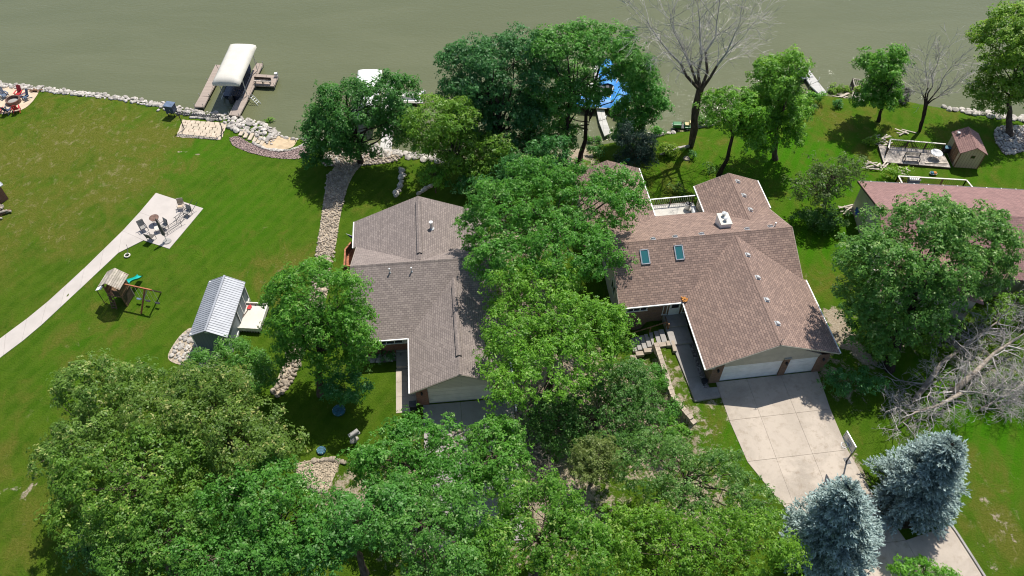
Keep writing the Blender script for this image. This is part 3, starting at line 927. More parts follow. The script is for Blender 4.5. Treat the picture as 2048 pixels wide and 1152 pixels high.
roof_piece([(-4,23.3,4),(-.75,23.3,2.65),(-.75,16.65,2.65),(-4,13.84,4)][::-1], R, H2)
roof_piece([(3.95,20.15,2.65),(7.05,20.15,3.95),(7.05,13.94,3.95),(3.95,16.65,2.65)][::-1], R, H2)
roof_piece([(7.05,20.15,3.95),(10.15,20.15,2.65),(10.15,16.39,2.65),(9.85,16.39,2.777),(7.05,13.94,3.95)][::-1], R, H2)
for a, b in [((-6.25,11.55,5.1),(9.85,11.55,5.1)),((4.69,-.35,5.0),(4.69,11.3,5.0)),((-4,13.9,4),(-4,23.3,4)),((7.05,14,3.95),(7.05,20.15,3.95))]:
    strip("ridge_cap", a, b, R, H2)
# gables
def gable_x(x, y0, y1, z0, ya, za, mat, parent, t=.16):
    m = MB(); m.add([(x-t/2,y0,z0),(x-t/2,y1,z0),(x-t/2,ya,za),(x+t/2,y0,z0),(x+t/2,y1,z0),(x+t/2,ya,za)], [(0,1,2),(5,4,3),(0,3,4,1),(1,4,5,2),(2,5,3,0)])
    return m.build("gable_wall", mat, parent, uv=True)
def gable_y(y, x0, x1, z0, xa, za, mat, parent, t=.16):
    m = MB(); m.add([(x0,y-t/2,z0),(x1,y-t/2,z0),(xa,y-t/2,za),(x0,y+t/2,z0),(x1,y+t/2,z0),(xa,y+t/2,za)], [(0,1,2),(5,4,3),(0,3,4,1),(1,4,5,2),(2,5,3,0)])
    return m.build("gable_wall", mat, parent, uv=True)
gable_x(-5.72, 7.0, 16.2, 2.55, 11.55, 4.82, "siding_beige", H2)
gable_x(9.27, 7.0, 16.2, 2.55, 11.55, 4.82, "siding_beige", H2)
gable_y(.10, .2, 9.4, 2.15, 4.69, 4.80, "gable_taupe", H2, .2)
gable_y(22.77, -6.8, -1.2, 2.55, -4, 3.78, "siding_beige", H2)
gable_y(19.62, 4.4, 9.7, 2.55, 7.05, 3.72, "siding_beige", H2)
# garage front
for a, b in [(-.03,.86),(5.80,6.33),(8.74,9.61)]:
    MB().box(((a+b)/2, .06, 1.16),(b-a,.22,2.56)).build("brick_pier", "brick_brown", H2, uv=True)
MB().box((6.065,.03,2.47),(.62,.30,.07)).build("pier_cap", "soffit", H2)
MB().box((4.79,.12,2.29),(9.2,.16,.30)).build("header", "gable_taupe", H2)
garage_door(H2, .86, 5.80, .04, 2.14, "door_white"); garage_door(H2, 6.33, 8.74, .04, 2.14, "door_white")
for x in (.42, 6.065, 9.15): wall_lamp(H2, x, -.05, 1.9)
MB().bar((-.8,-.30,2.58),(-.03,-.30,2.58),.10,.10).build("soffit", "soffit", H2)
# eave gutters and rake boards
trim([((-.86,-.36,2.58),(-.86,6.46,2.58)),((-6.25,6.43,2.58),(-.86,6.43,2.58)),((10.16,-.36,2.88),(10.16,7.31,2.88)),((10.21,16.4,2.58),(10.21,20.15,2.58)),
      ((3.89,16.7,2.58),(3.89,20.15,2.58)),((-.69,16.7,2.58),(-.69,23.3,2.58))], "trim_white", H2)
trim([((-.8,-.37,2.55),(4.69,-.37,4.9)),((4.69,-.37,4.9),(10.1,-.37,2.85)),((-6.27,6.5,2.56),(-6.27,11.55,5.0)),((-6.27,11.55,5.0),(-6.27,15.78,2.98)),
      ((9.87,7.31,2.95),(9.87,11.55,5.0)),((9.87,11.55,5.0),(9.87,16.39,2.7)),((3.95,20.17,2.56),(7.05,20.17,3.86)),((7.05,20.17,3.86),(10.15,20.17,2.56)),
      ((-7.25,23.32,2.56),(-4,23.32,3.9)),((-4,23.32,3.9),(-.75,23.32,2.56))], "gable_taupe", H2, "rake_board", .03, .13)
window(H2, (-4.6,6.86,1.95), 1.75, .72, 0, 3)
dr = MB().box((-1.25,6.88,1.55),(.95,.08,2.05)).build("front_door", "door_white", H2)
MB().box((-1.25,6.83,1.95),(.6,.05,.9)).build("pane", "glass_dark", dr)
MB().box((-1.6,6.81,1.5),(.05,.06,.14)).build("handle", "metal_grey", dr)
window(H2, (-.38,6.88,1.6), .34, 1.8, 0, 1, "sidelight")
window(H2, (-2.08,6.88,1.6), .34, 1.8, 0, 1, "sidelight")
window(H2, (-5.83,10.2,.9), 1.3, 1.1, -math.pi/2, 2)
window(H2, (-5.83,13.2,.9), 1.3, 1.1, -math.pi/2, 2)
sl = math.atan(.485)
mainf = lambda x, y: 2.65 + (y-6.5)*.485
for px, py in ((1289.5,514),(1358,505.5)):
    x, y, z = onroof(px, py, O2, A2, mainf)
    o = MB()
    for cx, cy, sx_, sy_ in ((0,.62,.78,.09),(0,-.62,.78,.09),(-.345,0,.09,1.32),(.345,0,.09,1.32)): o.box((cx,cy,.05),(sx_,sy_,.14))
    s_ = o.build("skylight", "metal_grey", H2); s_.location = (x,y,z); s_.rotation_euler = (sl,0,0)
    MB().box((0,0,.06),(.61,1.16,.04)).build("pane", "glass_sky", s_)
mainb = lambda x, y: 5.1 - (y-11.55)*.4804
garR = lambda x, y: 5.0 - (x-4.69)*.379
wngR = lambda x, y: 3.95 - (x-7.05)*.419
for px, py in ((1306,478),(1350,473.5),(1403,468),(1494,458),(1541,453)):
    x, y, z = onroof(px, py, O2, A2, mainb); box_vent(H2, (x,y,z), (-math.atan(.48),0,0), 0)
for px, py in ((1495,510),(1515,555),(1533,600),(1554.5,647)):
    x, y, z = onroof(px, py, O2, A2, garR); box_vent(H2, (x,y,z), (0,math.atan(.379),0), 0)
for px, py in ((1475,363),(1487.5,391),(1500.5,419.5)):
    x, y, z = onroof(px, py, O2, A2, wngR); box_vent(H2, (x,y,z), (0,math.atan(.419),0), 0)
x, y, z = onroof(1550, 452, O2, A2, mainb); pipe_vent(H2, (x,y,z), .05, .35)
cx, cy = local_of(O2, A2, W(1449,438,5.0))
ch = MB().box((cx,cy,4.25),(.95,1.35,1.5)).build("chimney", "door_white", H2)
MB().box((cx,cy,5.03),(1.03,1.43,.06)).build("chimney_cap", "canvas_cream", ch)
MB().cyl((cx+.02,cy+.35,5.05),.15,.34,12).cyl((cx+.02,cy+.35,5.42),.21,.07,12,.05).build("flue", "metal_pale", ch)
MB().cyl((cx-.02,cy-.22,5.05),.13,.28,12).cyl((cx-.02,cy-.22,5.36),.19,.07,12,.05).build("flue", "metal_pale", ch)
# antenna-like finial at the garage peak
MB().tube([(4.69,-.25,4.9),(4.69,-.25,5.55)], .018, 5).tube([(4.5,-.3,5.35),(4.9,-.2,5.5)], .014, 4).tube([(4.6,-.4,5.2),(4.8,-.05,5.3)], .014, 4).build("antenna", "iron_dark", H2)
# deck at the back
dk = MB(); dk.box((1.75,18.4,.38),(5.0,3.7,.14)); deck = dk.build("deck_floor", "deck_white", H2, uv=True)
for x in (-.6, 1.9, 4.15):
    MB().box((x,20.15,.85),(.09,.09,.95)).build("rail_post", "wood_dark", deck)
    MB().box((x,20.0,-1.0),(.14,.14,2.7)).build("deck_post", "wood_brown", deck)
MB().box((1.75,20.15,1.36),(5.0,.10,.06)).build("rail_cap", "metal_grey", deck)
MB().box((1.75,20.15,.55),(5.0,.04,.05)).build("lower_rail", "wood_dark", deck)
for i in range(24): MB().box((-.45+i*.2,20.15,.95),(.02,.02,.8)).build("baluster", "metal_grey", deck)

gr = thing("barbecue_grill", "stainless barbecue grill standing on the white back deck", "grill", L2(3.55,18.0,.46), A2+math.radians(80))
MB().box((0,0,.45),(.95,.5,.6)).build("cart", "metal_black", gr, bevel=.02)
MB().box((0,0,.86),(.7,.5,.16)).build("firebox", "iron_dark", gr, bevel=.02)
lid = MB()
n = 8
for i in range(n):
    a0, a1 = math.pi*i/n, math.pi*(i+1)/n
    lid.add([(-.35,.25*math.cos(a0),.94+.24*math.sin(a0)),(.35,.25*math.cos(a0),.94+.24*math.sin(a0)),(.35,.25*math.cos(a1),.94+.24*math.sin(a1)),(-.35,.25*math.cos(a1),.94+.24*math.sin(a1))],[(0,1,2,3)])
for sx_ in (-.35,.35): lid.add([(sx_,.25*math.cos(math.pi*i/n),.94+.24*math.sin(math.pi*i/n)) for i in range(n+1)],[tuple(range(n+1))])
lid.build("lid", "metal_pale", gr)
for sx_ in (-.62,.62): MB().box((sx_,0,.88),(.36,.46,.04)).build("side_shelf", "metal_pale", gr)
for sx_ in (-.4,.4): MB().tube([(sx_,.2,.1),(sx_+.05,.2,.1)],.1,10).build("wheel", "rubber", gr)
MB().tube([(-.25,-.29,1.0),(.25,-.29,1.0)],.018,6).build("handle", "metal_grey", gr)
ht = thing("smoker", "pale round smoker with a black top beside the stainless grill", "smoker", L2(3.4,19.35,.46), 0)
MB().tube([(0,0,0),(0,0,.1),(0,0,.55),(0,0,.75)],[.16,.26,.30,.22],14).build("body", "hull_white", ht, smooth=True)
MB().cyl((0,0,.75),.23,.06,14,.17).build("top_vent", "metal_black", ht)

_w = thing("leaf_clump", "clump of orange dry leaves caught at the inner gutter corner", "dry leaves", L2(-.72,6.62,2.72), A2)
rw = random.Random(2)
for i in range(14):
    a = i/14*6.28; r_ = rw.uniform(.08,.24)
    MB().box((0,0,0),(.17,.1,.02)).build("leaf", "leaf_orange", _w).matrix_local = Matrix.Translation((math.cos(a)*r_, math.sin(a)*r_, .06+rw.uniform(0,.12))) @ Matrix.Rotation(a,4,'Z') @ Matrix.Rotation(rw.uniform(-.6,.6),4,'X')

# front steps going down beside the house, with timber rail
st = thing("garden_steps", "stone stairs in shade going down along the brick front wall", "steps", L2(0,0,0), A2)
for i in range(7):
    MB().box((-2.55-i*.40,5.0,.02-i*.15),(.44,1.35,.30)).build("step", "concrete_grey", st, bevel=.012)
rl = thing("stair_handrail", "brown timber handrail beside the shaded front stairs", "handrail", L2(0,0,0), A2)
MB().bar((-2.1,5.72,1.12),(-5.0,5.72,.02),.07,.07).build("rail", "wood_brown", rl)
for x, zt in ((-2.15,1.1),(-3.5,.58),(-4.9,.05)): MB().box((x,5.72,zt-.5),(.09,.09,1.0)).build("post", "wood_brown", rl)
MB().box((-2.05,6.1,.75),(.1,.9,.06)).build("landing_rail", "wood_brown", rl)
MB().box((-2.02,5.55,.45),(.14,.14,1.2)).build("newel_post", "wood_brown", rl)

# retaining wall: separate blocks
rwall = thing("retaining_wall", "curved tan block retaining wall below the small front lawn strip", "retaining wall", L2(0,0,0), A2)
rp = [(-3.35,4.3),(-3.3,2.4),(-3.27,.7),(-3.25,-1.0),(-2.85,-2.0),(-2.5,-2.8),(-2.12,-3.6)]
def along(poly, n):
    seg = [math.dist(a,b) for a, b in zip(poly[:-1], poly[1:])]; T = sum(seg); out = []
    for i in range(n+1):
        s = T*i/n; k = 0
        while k < len(seg)-1 and s > seg[k]: s -= seg[k]; k += 1
        f = s/seg[k]; out.append((poly[k][0]+(poly[k+1][0]-poly[k][0])*f, poly[k][1]+(poly[k+1][1]-poly[k][1])*f))
    return out
wp = along(rp, 19)
rb = random.Random(8)
for i, (a, b) in enumerate(zip(wp[:-1], wp[1:])):
    L = math.dist(a,b); ang = math.atan2(b[1]-a[1], b[0]-a[0])
    ztop = .30 - (.14 if i > 17 else 0)
    for k in range(5):
        o = MB().box((0,0,0),(L*.97,.40,.235)).build("block", "wall_block", rwall, bevel=.02)
        o.location = ((a[0]+b[0])/2 - .02*k + rb.uniform(-.015,.015), (a[1]+b[1])/2, ztop-.12-.25*k); o.rotation_euler = (0,0,ang+rb.uniform(-.03,.03))
for (x, y, z, sx_, sy_) in [(-2.75,4.15,.10,.7,.45),(-2.2,4.1,.22,.55,.5),(-1.95,3.75,.28,.3,1.1),(-3.15,4.3,-.1,.5,.4),(-3.9,4.05,-.42,.9,.42),(-4.7,3.95,-.62,.7,.42),(-5.3,3.7,-.75,.5,.5)]:
    o = MB().box((0,0,-.1),(sx_,sy_,.34)).build("block", "wall_block", rwall, bevel=.025); o.location = (x,y,z); o.rotation_euler = (0,0,rb.uniform(-.08,.08))
# timber edging among the shrubs
for k, (pts, lab) in enumerate([([(1312,790),(1314,812),(1321,832),(1331,843)], "curved weathered timber edging lying among green shrubs below the block wall"),
                                ([(1263,855),(1272,872),(1276,892)], "short weathered plank edging beside a bare soil pocket"),
                                ([(1256,885),(1262,896),(1270,905)], "weathered plank edging next to the olive bush")]):
    P = [G(*p) for p in pts]
    root = thing("timber_edging", lab, "edging", (0,0,0))
    for a, b in zip(P[:-1], P[1:]):
        MB().bar((a.x,a.y,h(a.x,a.y)+.12),(b.x,b.y,h(b.x,b.y)+.12),.22,.24).build("timber", "wood_grey", root)

# ---- left-hand house, grey shingles
H1 = thing("brick_house", "grey-shingled house with beige garage door and small flag on its side", "house", O1, A1)
R = "shingle_grey"
MB().prism([(-4.5,5.3),(6.65,5.3),(6.65,15.0),(-4.5,15.0)], -2.4, 2.5).build("wall", "siding_beige", H1, uv=True)
MB().prism([(0,.14),(7.15,.14),(7.15,5.3),(0,5.3)], -.6, 2.5).build("wall", "brick_red", H1, uv=True)
MB().prism([(-4.75,15.0),(6.45,15.0),(6.45,18.0),(-4.75,18.0)], -2.6, 2.5).build("wall", "siding_beige", H1, uv=True)
MB().box((-2.45,5.24,.5),(4.05,.1,1.6)).build("brick_veneer", "brick_red", H1, uv=True)
MB().box((-2.45,5.24,1.95),(4.1,.12,1.2)).build("trim_panel", "trim_white", H1)
window(H1, (-2.0,5.14,1.95), 2.0, .75, 0, 3)
window(H1, (-3.9,5.14,1.95), .8, .75, 0, 1)
d1 = MB().box((-.72,5.24,1.35),(.92,.08,2.0)).build("front_door", "door_white", H1)
MB().box((-.45,5.18,1.3),(.05,.06,.14)).build("handle", "metal_grey", d1)
for x in (-4.5,-.1): MB().box((x,4.85,1.2),(.12,.12,2.6)).build("porch_post", "trim_white", H1)
roof_piece([(-4.9,4.8,2.6),(-.4,4.8,2.6),(3.57,9.2,4.65),(7.0,5.4,2.88),(7.0,10.6,5.3),(-4.9,10.6,5.3)], R, H1)
roof_piece([(-.4,-.5,2.6),(3.57,-.5,4.65),(3.57,9.2,4.65),(-.4,4.8,2.6)], R, H1)
roof_piece([(3.57,-.5,4.65),(7.55,-.5,2.6),(7.55,5.4,2.6),(7.0,5.4,2.88),(3.57,9.2,4.65)], R, H1)
roof_piece([(-4.9,10.6,5.3),(.85,10.6,5.3),(-4.9,15.16,2.7355)], R, H1)
roof_piece([(.85,10.6,5.3),(7.0,10.6,5.3),(7.0,15.4,2.6),(6.9,15.4,2.6)], R, H1)
roof_piece([(-5.2,18.45,2.6),(.85,18.45,5.3),(.85,10.6,5.3),(-4.9,15.16,2.7355),(-5.2,15.16,2.6)][::-1], R, H1)
roof_piece([(.85,18.45,5.3),(6.9,18.45,2.6),(6.9,15.4,2.6),(.85,10.6,5.3)][::-1], R, H1)
strip("ridge_cap", (-4.9,10.6,5.3), (7.0,10.6,5.3), R, H1, .34, .06, .13)
strip("ridge_cap", (3.57,-.5,4.65), (3.57,9.1,4.65), R, H1)
strip("ridge_cap", (.85,10.8,5.3), (.85,18.45,5.3), R, H1)
def ridge_vent(a, b):
    v = strip("ridge_vent", a, b, R, H1, .42, .15, .11)
    for sx in (-.215,.215): MB().bar((a[0]+sx,a[1],a[2]-.02),(b[0]+sx,b[1],b[2]-.02),.03,.10).build("vent_edge", "rubber", v)
ridge_vent((.85,11.5,5.3),(.85,17.7,5.3)); ridge_vent((3.57,1.2,4.65),(3.57,8.2,4.65))
gable_x(-4.42, 5.3, 15.0, 2.49, 10.6, 5.0, "siding_beige", H1); gable_x(6.57, 5.3, 15.0, 2.49, 10.6, 5.0, "siding_beige", H1)
gable_y(.10, .1, 7.05, 2.15, 3.57, 4.42, "siding_beige", H1, .2)
gable_y(17.92, -4.75, 6.45, 2.49, .85, 5.0, "siding_beige", H1)
for a, b in [(-.01,.9),(6.05,7.16)]: MB().box(((a+b)/2,.06,1.13),(b-a,.22,2.5)).build("brick_pier", "brick_red", H1, uv=True)
MB().box((3.57,.12,2.29),(6.9,.16,.28)).build("header", "siding_beige", H1, uv=True)
garage_door(H1, .9, 6.05, .04, 2.14, "door_beige")
for x in (.45, 6.6): wall_lamp(H1, x, -.05, 1.85)
wv = MB().box((3.57,-.02,4.05),(.30,.06,.16)).box((3.57,-.02,4.05),(.08,.07,.30)).build("gable_ornament", "iron_dark", H1)
trim([((-.46,-.5,2.53),(-.46,4.76,2.53)),((-4.9,4.73,2.53),(-.46,4.73,2.53)),((-5.26,15.2,2.53),(-5.26,18.45,2.53)),((7.61,-.5,2.53),(7.61,5.4,2.53))], "trim_white", H1)
trim([((-.4,-.52,2.5),(3.57,-.52,4.55)),((3.57,-.52,4.55),(7.55,-.52,2.5)),((-4.92,4.8,2.5),(-4.92,10.6,5.2)),((-4.92,10.6,5.2),(-4.92,15.16,2.65)),
      ((-5.2,18.47,2.5),(.85,18.47,5.2)),((.85,18.47,5.2),(6.9,18.47,2.5))], "siding_beige", H1, "rake_board", .03, .13)
h1f = lambda x, y: 2.6 + (y-4.8)*.4655
h1w = lambda x, y: 5.3 - (x-.85)*.446
for px, py in ((780,545),(823.5,543)):
    x, y, z = onroof(px, py, O1, A1, h1f); pipe_vent(H1, (x,y,z), .055, .42)
x, y, z = onroof(863, 457, O1, A1, h1w); pipe_vent(H1, (x,y,z), .13, .75)
# rear side deck
sd = thing("side_deck", "small reddish-brown deck with railing on the lake side of the flagged house", "deck", L1(-5.55,15.6,0), A1)
MB().box((.05,0,.45),(1.3,2.9,.12)).build("deck_floor", "wood_cedar", sd)
for (a, b) in [((-.6,-1.4),(-.6,.6)),((-.6,.6),(-.1,1.45)),((-.6,-1.4),(.2,-1.45))]:
    MB().bar((a[0],a[1],1.4),(b[0],b[1],1.4),.14,.05).build("rail_cap", "wood_cedar", sd)
    MB().bar((a[0],a[1],.95),(b[0],b[1],.95),.03,.8).build("rail_panel", "wood_brown", sd)
for a in [(-.6,-1.4),(-.6,.6),(-.1,1.45)]: MB().box((a[0],a[1],-.1),(.12,.12,3.0)).build("post", "wood_brown", sd)
# flag
fg = thing("flag", "small striped flag on an angled pole at the house wall", "flag", L1(-4.78,17.05,1.75), A1)
MB().tube([(0,0,0),(-1.15,.05,.75)],.018,6).build("pole", "trim_white", fg)
for i in range(7):
    a = Vector((-.25,.01,.12)); d = Vector((-.82,.04,.53))
    off = Vector((.06*i,-.02,-.088*i))
    m = MB()
    q = a+off; q2 = a+off+d*(1 if i > 3 else .55); o2 = Vector((.06,-.02,-.088))
    m.add([q, q2, q2+o2, q+o2, q+Vector((0,.012,0)), q2+Vector((0,.012,0)), q2+o2+Vector((0,.012,0)), q+o2+Vector((0,.012,0))], [(0,1,2,3),(7,6,5,4),(0,4,5,1),(1,5,6,2),(2,6,7,3),(3,7,4,0)])
    m.build("stripe", "flag_red" if i % 2 == 0 else "flag_white", fg)
a = Vector((-.25,.01,.12))+Vector((-.82,.04,.53))*.55; d = Vector((-.82,.04,.53))*.45; dn = Vector((.06,-.02,-.088))*4
MB().add([a,a+d,a+d+dn,a+dn,a+Vector((0,.012,0)),a+d+Vector((0,.012,0)),a+d+dn+Vector((0,.012,0)),a+dn+Vector((0,.012,0))], [(0,1,2,3),(7,6,5,4),(0,4,5,1),(1,5,6,2),(2,6,7,3),(3,7,4,0)]).build("canton", "flag_blue", fg)

# ---- neighbouring house at the right edge, reddish shingles
O3 = W(1716,362,2.7); O3.z = 0; A3 = math.radians(-4.6)
H3 = thing("neighbour_house", "long low house with faded pink-red shingles behind the big tree", "house", O3, A3)
R = "shingle_red"
MB().prism([(.35,-11.2),(26,-11.2),(26,-.4),(.35,-.4)], -2.4, 2.6).build("wall", "gable_taupe", H3, uv=True)
MB().prism([(-.8,-14.1),(7.2,-14.1),(7.2,-11.2),(-.8,-11.2)], -1.5, 2.6).build("wall", "gable_taupe", H3, uv=True)
roof_piece([(0,0,2.7),(0,-6.1,4.95),(26.4,-6.1,4.95),(26.4,0,2.7)], R, H3)
roof_piece([(0,-6.1,4.95),(0,-11.7,2.88),(-.0,-11.7,2.88),(26.4,-11.7,2.88),(26.4,-6.1,4.95)], R, H3)
roof_piece([(-1.2,-14.5,2.7),(3.2,-14.5,4.3),(3.2,-7.86,4.3),(-1.2,-12.2,2.7)], R, H3)
roof_piece([(3.2,-14.5,4.3),(7.6,-14.5,2.7),(7.6,-12.2,2.7),(3.2,-7.86,4.3)], R, H3)
roof_piece([(11.6,-13.6,2.75),(14.6,-13.6,3.9),(14.6,-8.95,3.9),(11.6,-12.06,2.75)], R, H3)
roof_piece([(14.6,-13.6,3.9),(17.6,-13.6,2.75),(17.6,-12.06,2.75),(14.6,-8.95,3.9)], R, H3)
MB().prism([(12.0,-13.2),(17.2,-13.2),(17.2,-11.2),(12.0,-11.2)], -1.5, 2.6).build("wall", "gable_taupe", H3, uv=True)
strip("ridge_cap", (0,-6.1,4.95), (26.4,-6.1,4.95), R, H3)
strip("ridge_cap", (3.2,-14.5,4.3), (3.2,-7.9,4.3), R, H3)
gable_x(.44, -11.2, -.4, 2.59, -6.1, 4.72, "gable_taupe", H3)
gable_y(-14.0, -.8, 7.2, 2.59, 3.2, 4.05, "gable_taupe", H3)
trim([((0,.06,2.63),(26.4,.06,2.63)),((-1.2,-12.2,2.6),(-1.2,-14.5,2.6))], "iron_dark", H3)
trim([((-.02,0,2.6),(-.02,-6.1,4.85)),((-.02,-6.1,4.85),(-.02,-11.7,2.78))], "wood_dark", H3, "rake_board", .035, .15)
for i in range(14): MB().cyl((1.2+i*1.35,.02,2.70),.05,.05,8).build("gutter_clip", "trim_white", H3)
window(H3, (.30,-8.2,1.3), 1.2, 1.1, -math.pi/2, 2)
ds = thing("satellite_dish", "round blue dish mounted on the gable wall of the pink-roofed house", "dish", H3.matrix_world @ Vector((0,0,0)), 0)
ds.location = (O3.x + math.cos(A3)*.05 + math.sin(A3)*3.1, O3.y + math.sin(A3)*.05 - math.cos(A3)*3.1, 1.7)
m = MB(); P = [(0,0,0)]
for k in range(1, 4):
    for i in range(16):
        a = i/16*6.283; r_ = .42*k/3; P.append((-.12*(k/3)**2 - .05, r_*math.cos(a), r_*math.sin(a)))
Fs = [(0, 1+i, 1+(i+1)%16) for i in range(16)]
for k in range(2):
    for i in range(16): Fs.append((1+k*16+i, 1+(k+1)*16+i, 1+(k+1)*16+(i+1)%16, 1+k*16+(i+1)%16))
m.add([(p[0]-.25,p[1],p[2]) for p in P], Fs)
m.build("reflector", "blue_dish", ds, smooth=True)
MB().tube([(.3,0,-.1),(-.25,0,0)],.03,6).build("bracket", "metal_grey", ds)
# ------------------------------------------------------------------ trees
def crown_mesh(name, lobes, gap, per, leaf, pal, seed, rc=0.62, aspect=0.55, up=0.75, inner=0.35, mat="leaf", under=0.55):
    """lobes: (centre, radii). Leaf sprays sit on and inside the lobes; each leaf is a small four-sided blade."""
    r = np.random.default_rng(seed)
    gap *= 1.58; per = int(per*2.15); rc *= 1.10
    kk = r.normal(0, 2.4, (5, 3)); ph = r.uniform(0, 6.28, 5)
    cen = []
    L = [(np.array(c), np.array(q)) for c, q in lobes]
    for k, (c, q) in enumerate(L):
        area = 4*math.pi*((q[0]*q[1])**1.6/3 + (q[0]*q[2])**1.6/3 + (q[1]*q[2])**1.6/3)**(1/1.6)
        n = int(area/(gap*gap))
        d = r.normal(size=(n*2, 3)); d /= np.linalg.norm(d, axis=1)[:, None]
        keep = (d[:, 2] > -0.25) | (r.random(n*2) < under)
        d = d[keep][:n]
        f = np.where(r.random(len(d)) < inner, r.uniform(.45, .85, len(d)), r.uniform(.84, 1.06, len(d)))
        f = np.where(r.random(len(d)) < .07, f*1.18, f)
        f = f*(1 + 0.10*np.cos(d@kk.T*1.3 + ph).sum(1)/1.6)
        P = c + d*q*f[:, None]
        ok = np.ones(len(P), bool)
        for m_, (c2, q2) in enumerate(L):
            if m_ != k: ok &= (((P-c2)/q2)**2).sum(1) > 0.72
        cen.append(np.concatenate([P[ok], d[ok]], 1))
    cen = np.concatenate(cen); n = len(cen)
    rcs = rc*r.uniform(.5, 1.45, n)
    out_ = r.random(n) < .10
    K = 7                                             # leaves per spray
    ns = max(3, per//K)
    M = n*ns; sc = np.repeat(np.arange(n), ns)
    sd = r.normal(size=(M, 3)); sd[:, 2] = np.abs(sd[:, 2])*1.1 - .25; sd /= np.linalg.norm(sd, axis=1)[:, None]
    so = sd*(rcs[sc]*r.uniform(.45, 1.1, M))[:, None]; so[:, 2] *= .75
    SP = cen[sc, :3] + so
    sn = sd*.75 + cen[sc, 3:]*.30 + np.array([0, 0, up*.75]) + r.normal(size=(M, 3))*.34
    sn /= np.linalg.norm(sn, axis=1)[:, None]
    N = M*K; si = np.repeat(np.arange(M), K); cidx = sc[si]
    e1 = np.cross(sn, r.normal(size=(M, 3))); e1 /= np.linalg.norm(e1, axis=1)[:, None] + 1e-9
    e2 = np.cross(sn, e1)
    ra = leaf*r.uniform(.15, 1.25, N); th = r.uniform(0, 6.283, N)
    dirp = e1[si]*np.cos(th)[:, None] + e2[si]*np.sin(th)[:, None]
    P = SP[si] + dirp*ra[:, None] - sn[si]*(ra*ra/leaf*.35)[:, None] + r.normal(size=(N, 3))*leaf*.18
    nrm = sn[si] + dirp*.30 + r.normal(size=(N, 3))*.22
    nrm /= np.linalg.norm(nrm, axis=1)[:, None]
    t = dirp + r.normal(size=(N, 3))*.35; t -= nrm*(t*nrm).sum(1)[:, None]; t /= np.linalg.norm(t, axis=1)[:, None] + 1e-9
    b = np.cross(nrm, t)
    s = leaf*r.uniform(.65, 1.3, N)
    a = t*(s*0.5)[:, None]; w = b*(s*0.5*aspect)[:, None]
    bend = nrm*(s*0.10)[:, None]
    V = np.stack([P-a-bend, P+w+bend*.5, P+a-bend, P-w+bend*.5], 1).reshape(-1, 3)
    Q = np.arange(N*4).reshape(-1, 4)
    me = np_mesh(name, V, Q)
    ct = r.uniform(0, 1, n)[cidx]*0.45 + r.uniform(0, 1, M)[si]*0.35 + r.uniform(0, 1, N)*0.2
    c0, c1 = np.array(pal[0]), np.array(pal[1])
    col = c0 + (c1-c0)*ct[:, None]
    if len(pal) > 2:
        sel = (r.random(M) < 0.10)[si] & (r.random(N) < .8); col[sel] = np.array(pal[2])  # third palette tone: glints painted into the colour of a few sprays
    col = col*r.uniform(.8, 1.2, N)[:, None]*np.array([r.uniform(.84,1.18), r.uniform(.93,1.07), r.uniform(.8,1.25)])
    at = me.color_attributes.new("Col", 'FLOAT_COLOR', 'POINT')
    at.data.foreach_set("color", np.repeat(np.concatenate([col, np.ones((N, 1))], 1), 4, axis=0).astype(np.float32).ravel())
    me.materials.append(MAT(mat))
    return me, cen[:, :3]

def limb_path(a, b, rr_, n=4, wob=0.12):
    a = Vector(a); b = Vector(b); L = (b-a).length
    return [a.lerp(b, i/n) + (Vector((rr_.uniform(-1,1), rr_.uniform(-1,1), rr_.uniform(-.4,.6)))*wob*L*(math.sin(math.pi*i/n)) if 0 < i < n else Vector()) for i in range(n+1)]

GREEN  = [(0.030,0.100,0.012), (0.074,0.185,0.026), (0.14,0.23,0.07)]  # dark leaf, light leaf, painted glint
DEEP   = [(0.024,0.080,0.016), (0.058,0.150,0.034), (0.12,0.20,0.08)]
YELLOW = [(0.046,0.118,0.010), (0.112,0.210,0.018), (0.17,0.25,0.05)]
OAK    = [(0.036,0.090,0.012), (0.095,0.175,0.028), (0.19,0.24,0.07)]
OLIVE  = [(0.060,0.085,0.022), (0.150,0.165,0.050), (0.24,0.24,0.11)]
LIME   = [(0.050,0.125,0.012), (0.105,0.200,0.018), (0.17,0.25,0.06)]
SILVER = [(0.13,0.15,0.10), (0.24,0.26,0.18)]

for _p in (GREEN, DEEP, YELLOW, OAK, OLIVE, LIME):
    for _i in range(len(_p)): _p[_i] = tuple(min(.6, c*2.0) for c in _p[_i])

def sub_lobes(c, R, seed, k=6, core=0.62, spread=0.66, small=(.30,.48)):
    rr_ = random.Random(seed); out = [((c.x,c.y,c.z), (R[0]*core, R[1]*core, R[2]*core))]
    a0 = rr_.uniform(0, 6.28)
    for i in range(k):
        a = a0 + i*6.283/k + rr_.uniform(-.3,.3); f = spread*rr_.uniform(.85,1.12); s = rr_.uniform(*small)
        out.append(((c.x+math.cos(a)*f*R[0], c.y+math.sin(a)*f*R[1], c.z+rr_.uniform(-.42,.30)*R[2]), (R[0]*s, R[1]*s, R[2]*s*1.05)))
    for i in range(k):
        a = rr_.uniform(0, 6.28); e = rr_.uniform(.25, 1.2); s = rr_.uniform(.24,.40)
        out.append(((c.x+math.cos(a)*math.cos(e)*R[0]*.72, c.y+math.sin(a)*math.cos(e)*R[1]*.72, c.z+math.sin(e)*R[2]*.72), (R[0]*s, R[1]*s, R[2]*s)))
    out.append(((c.x+rr_.uniform(-.2,.2)*R[0], c.y+rr_.uniform(-.2,.2)*R[1], c.z+R[2]*.42), (R[0]*.48, R[1]*.48, R[2]*.55)))
    return out

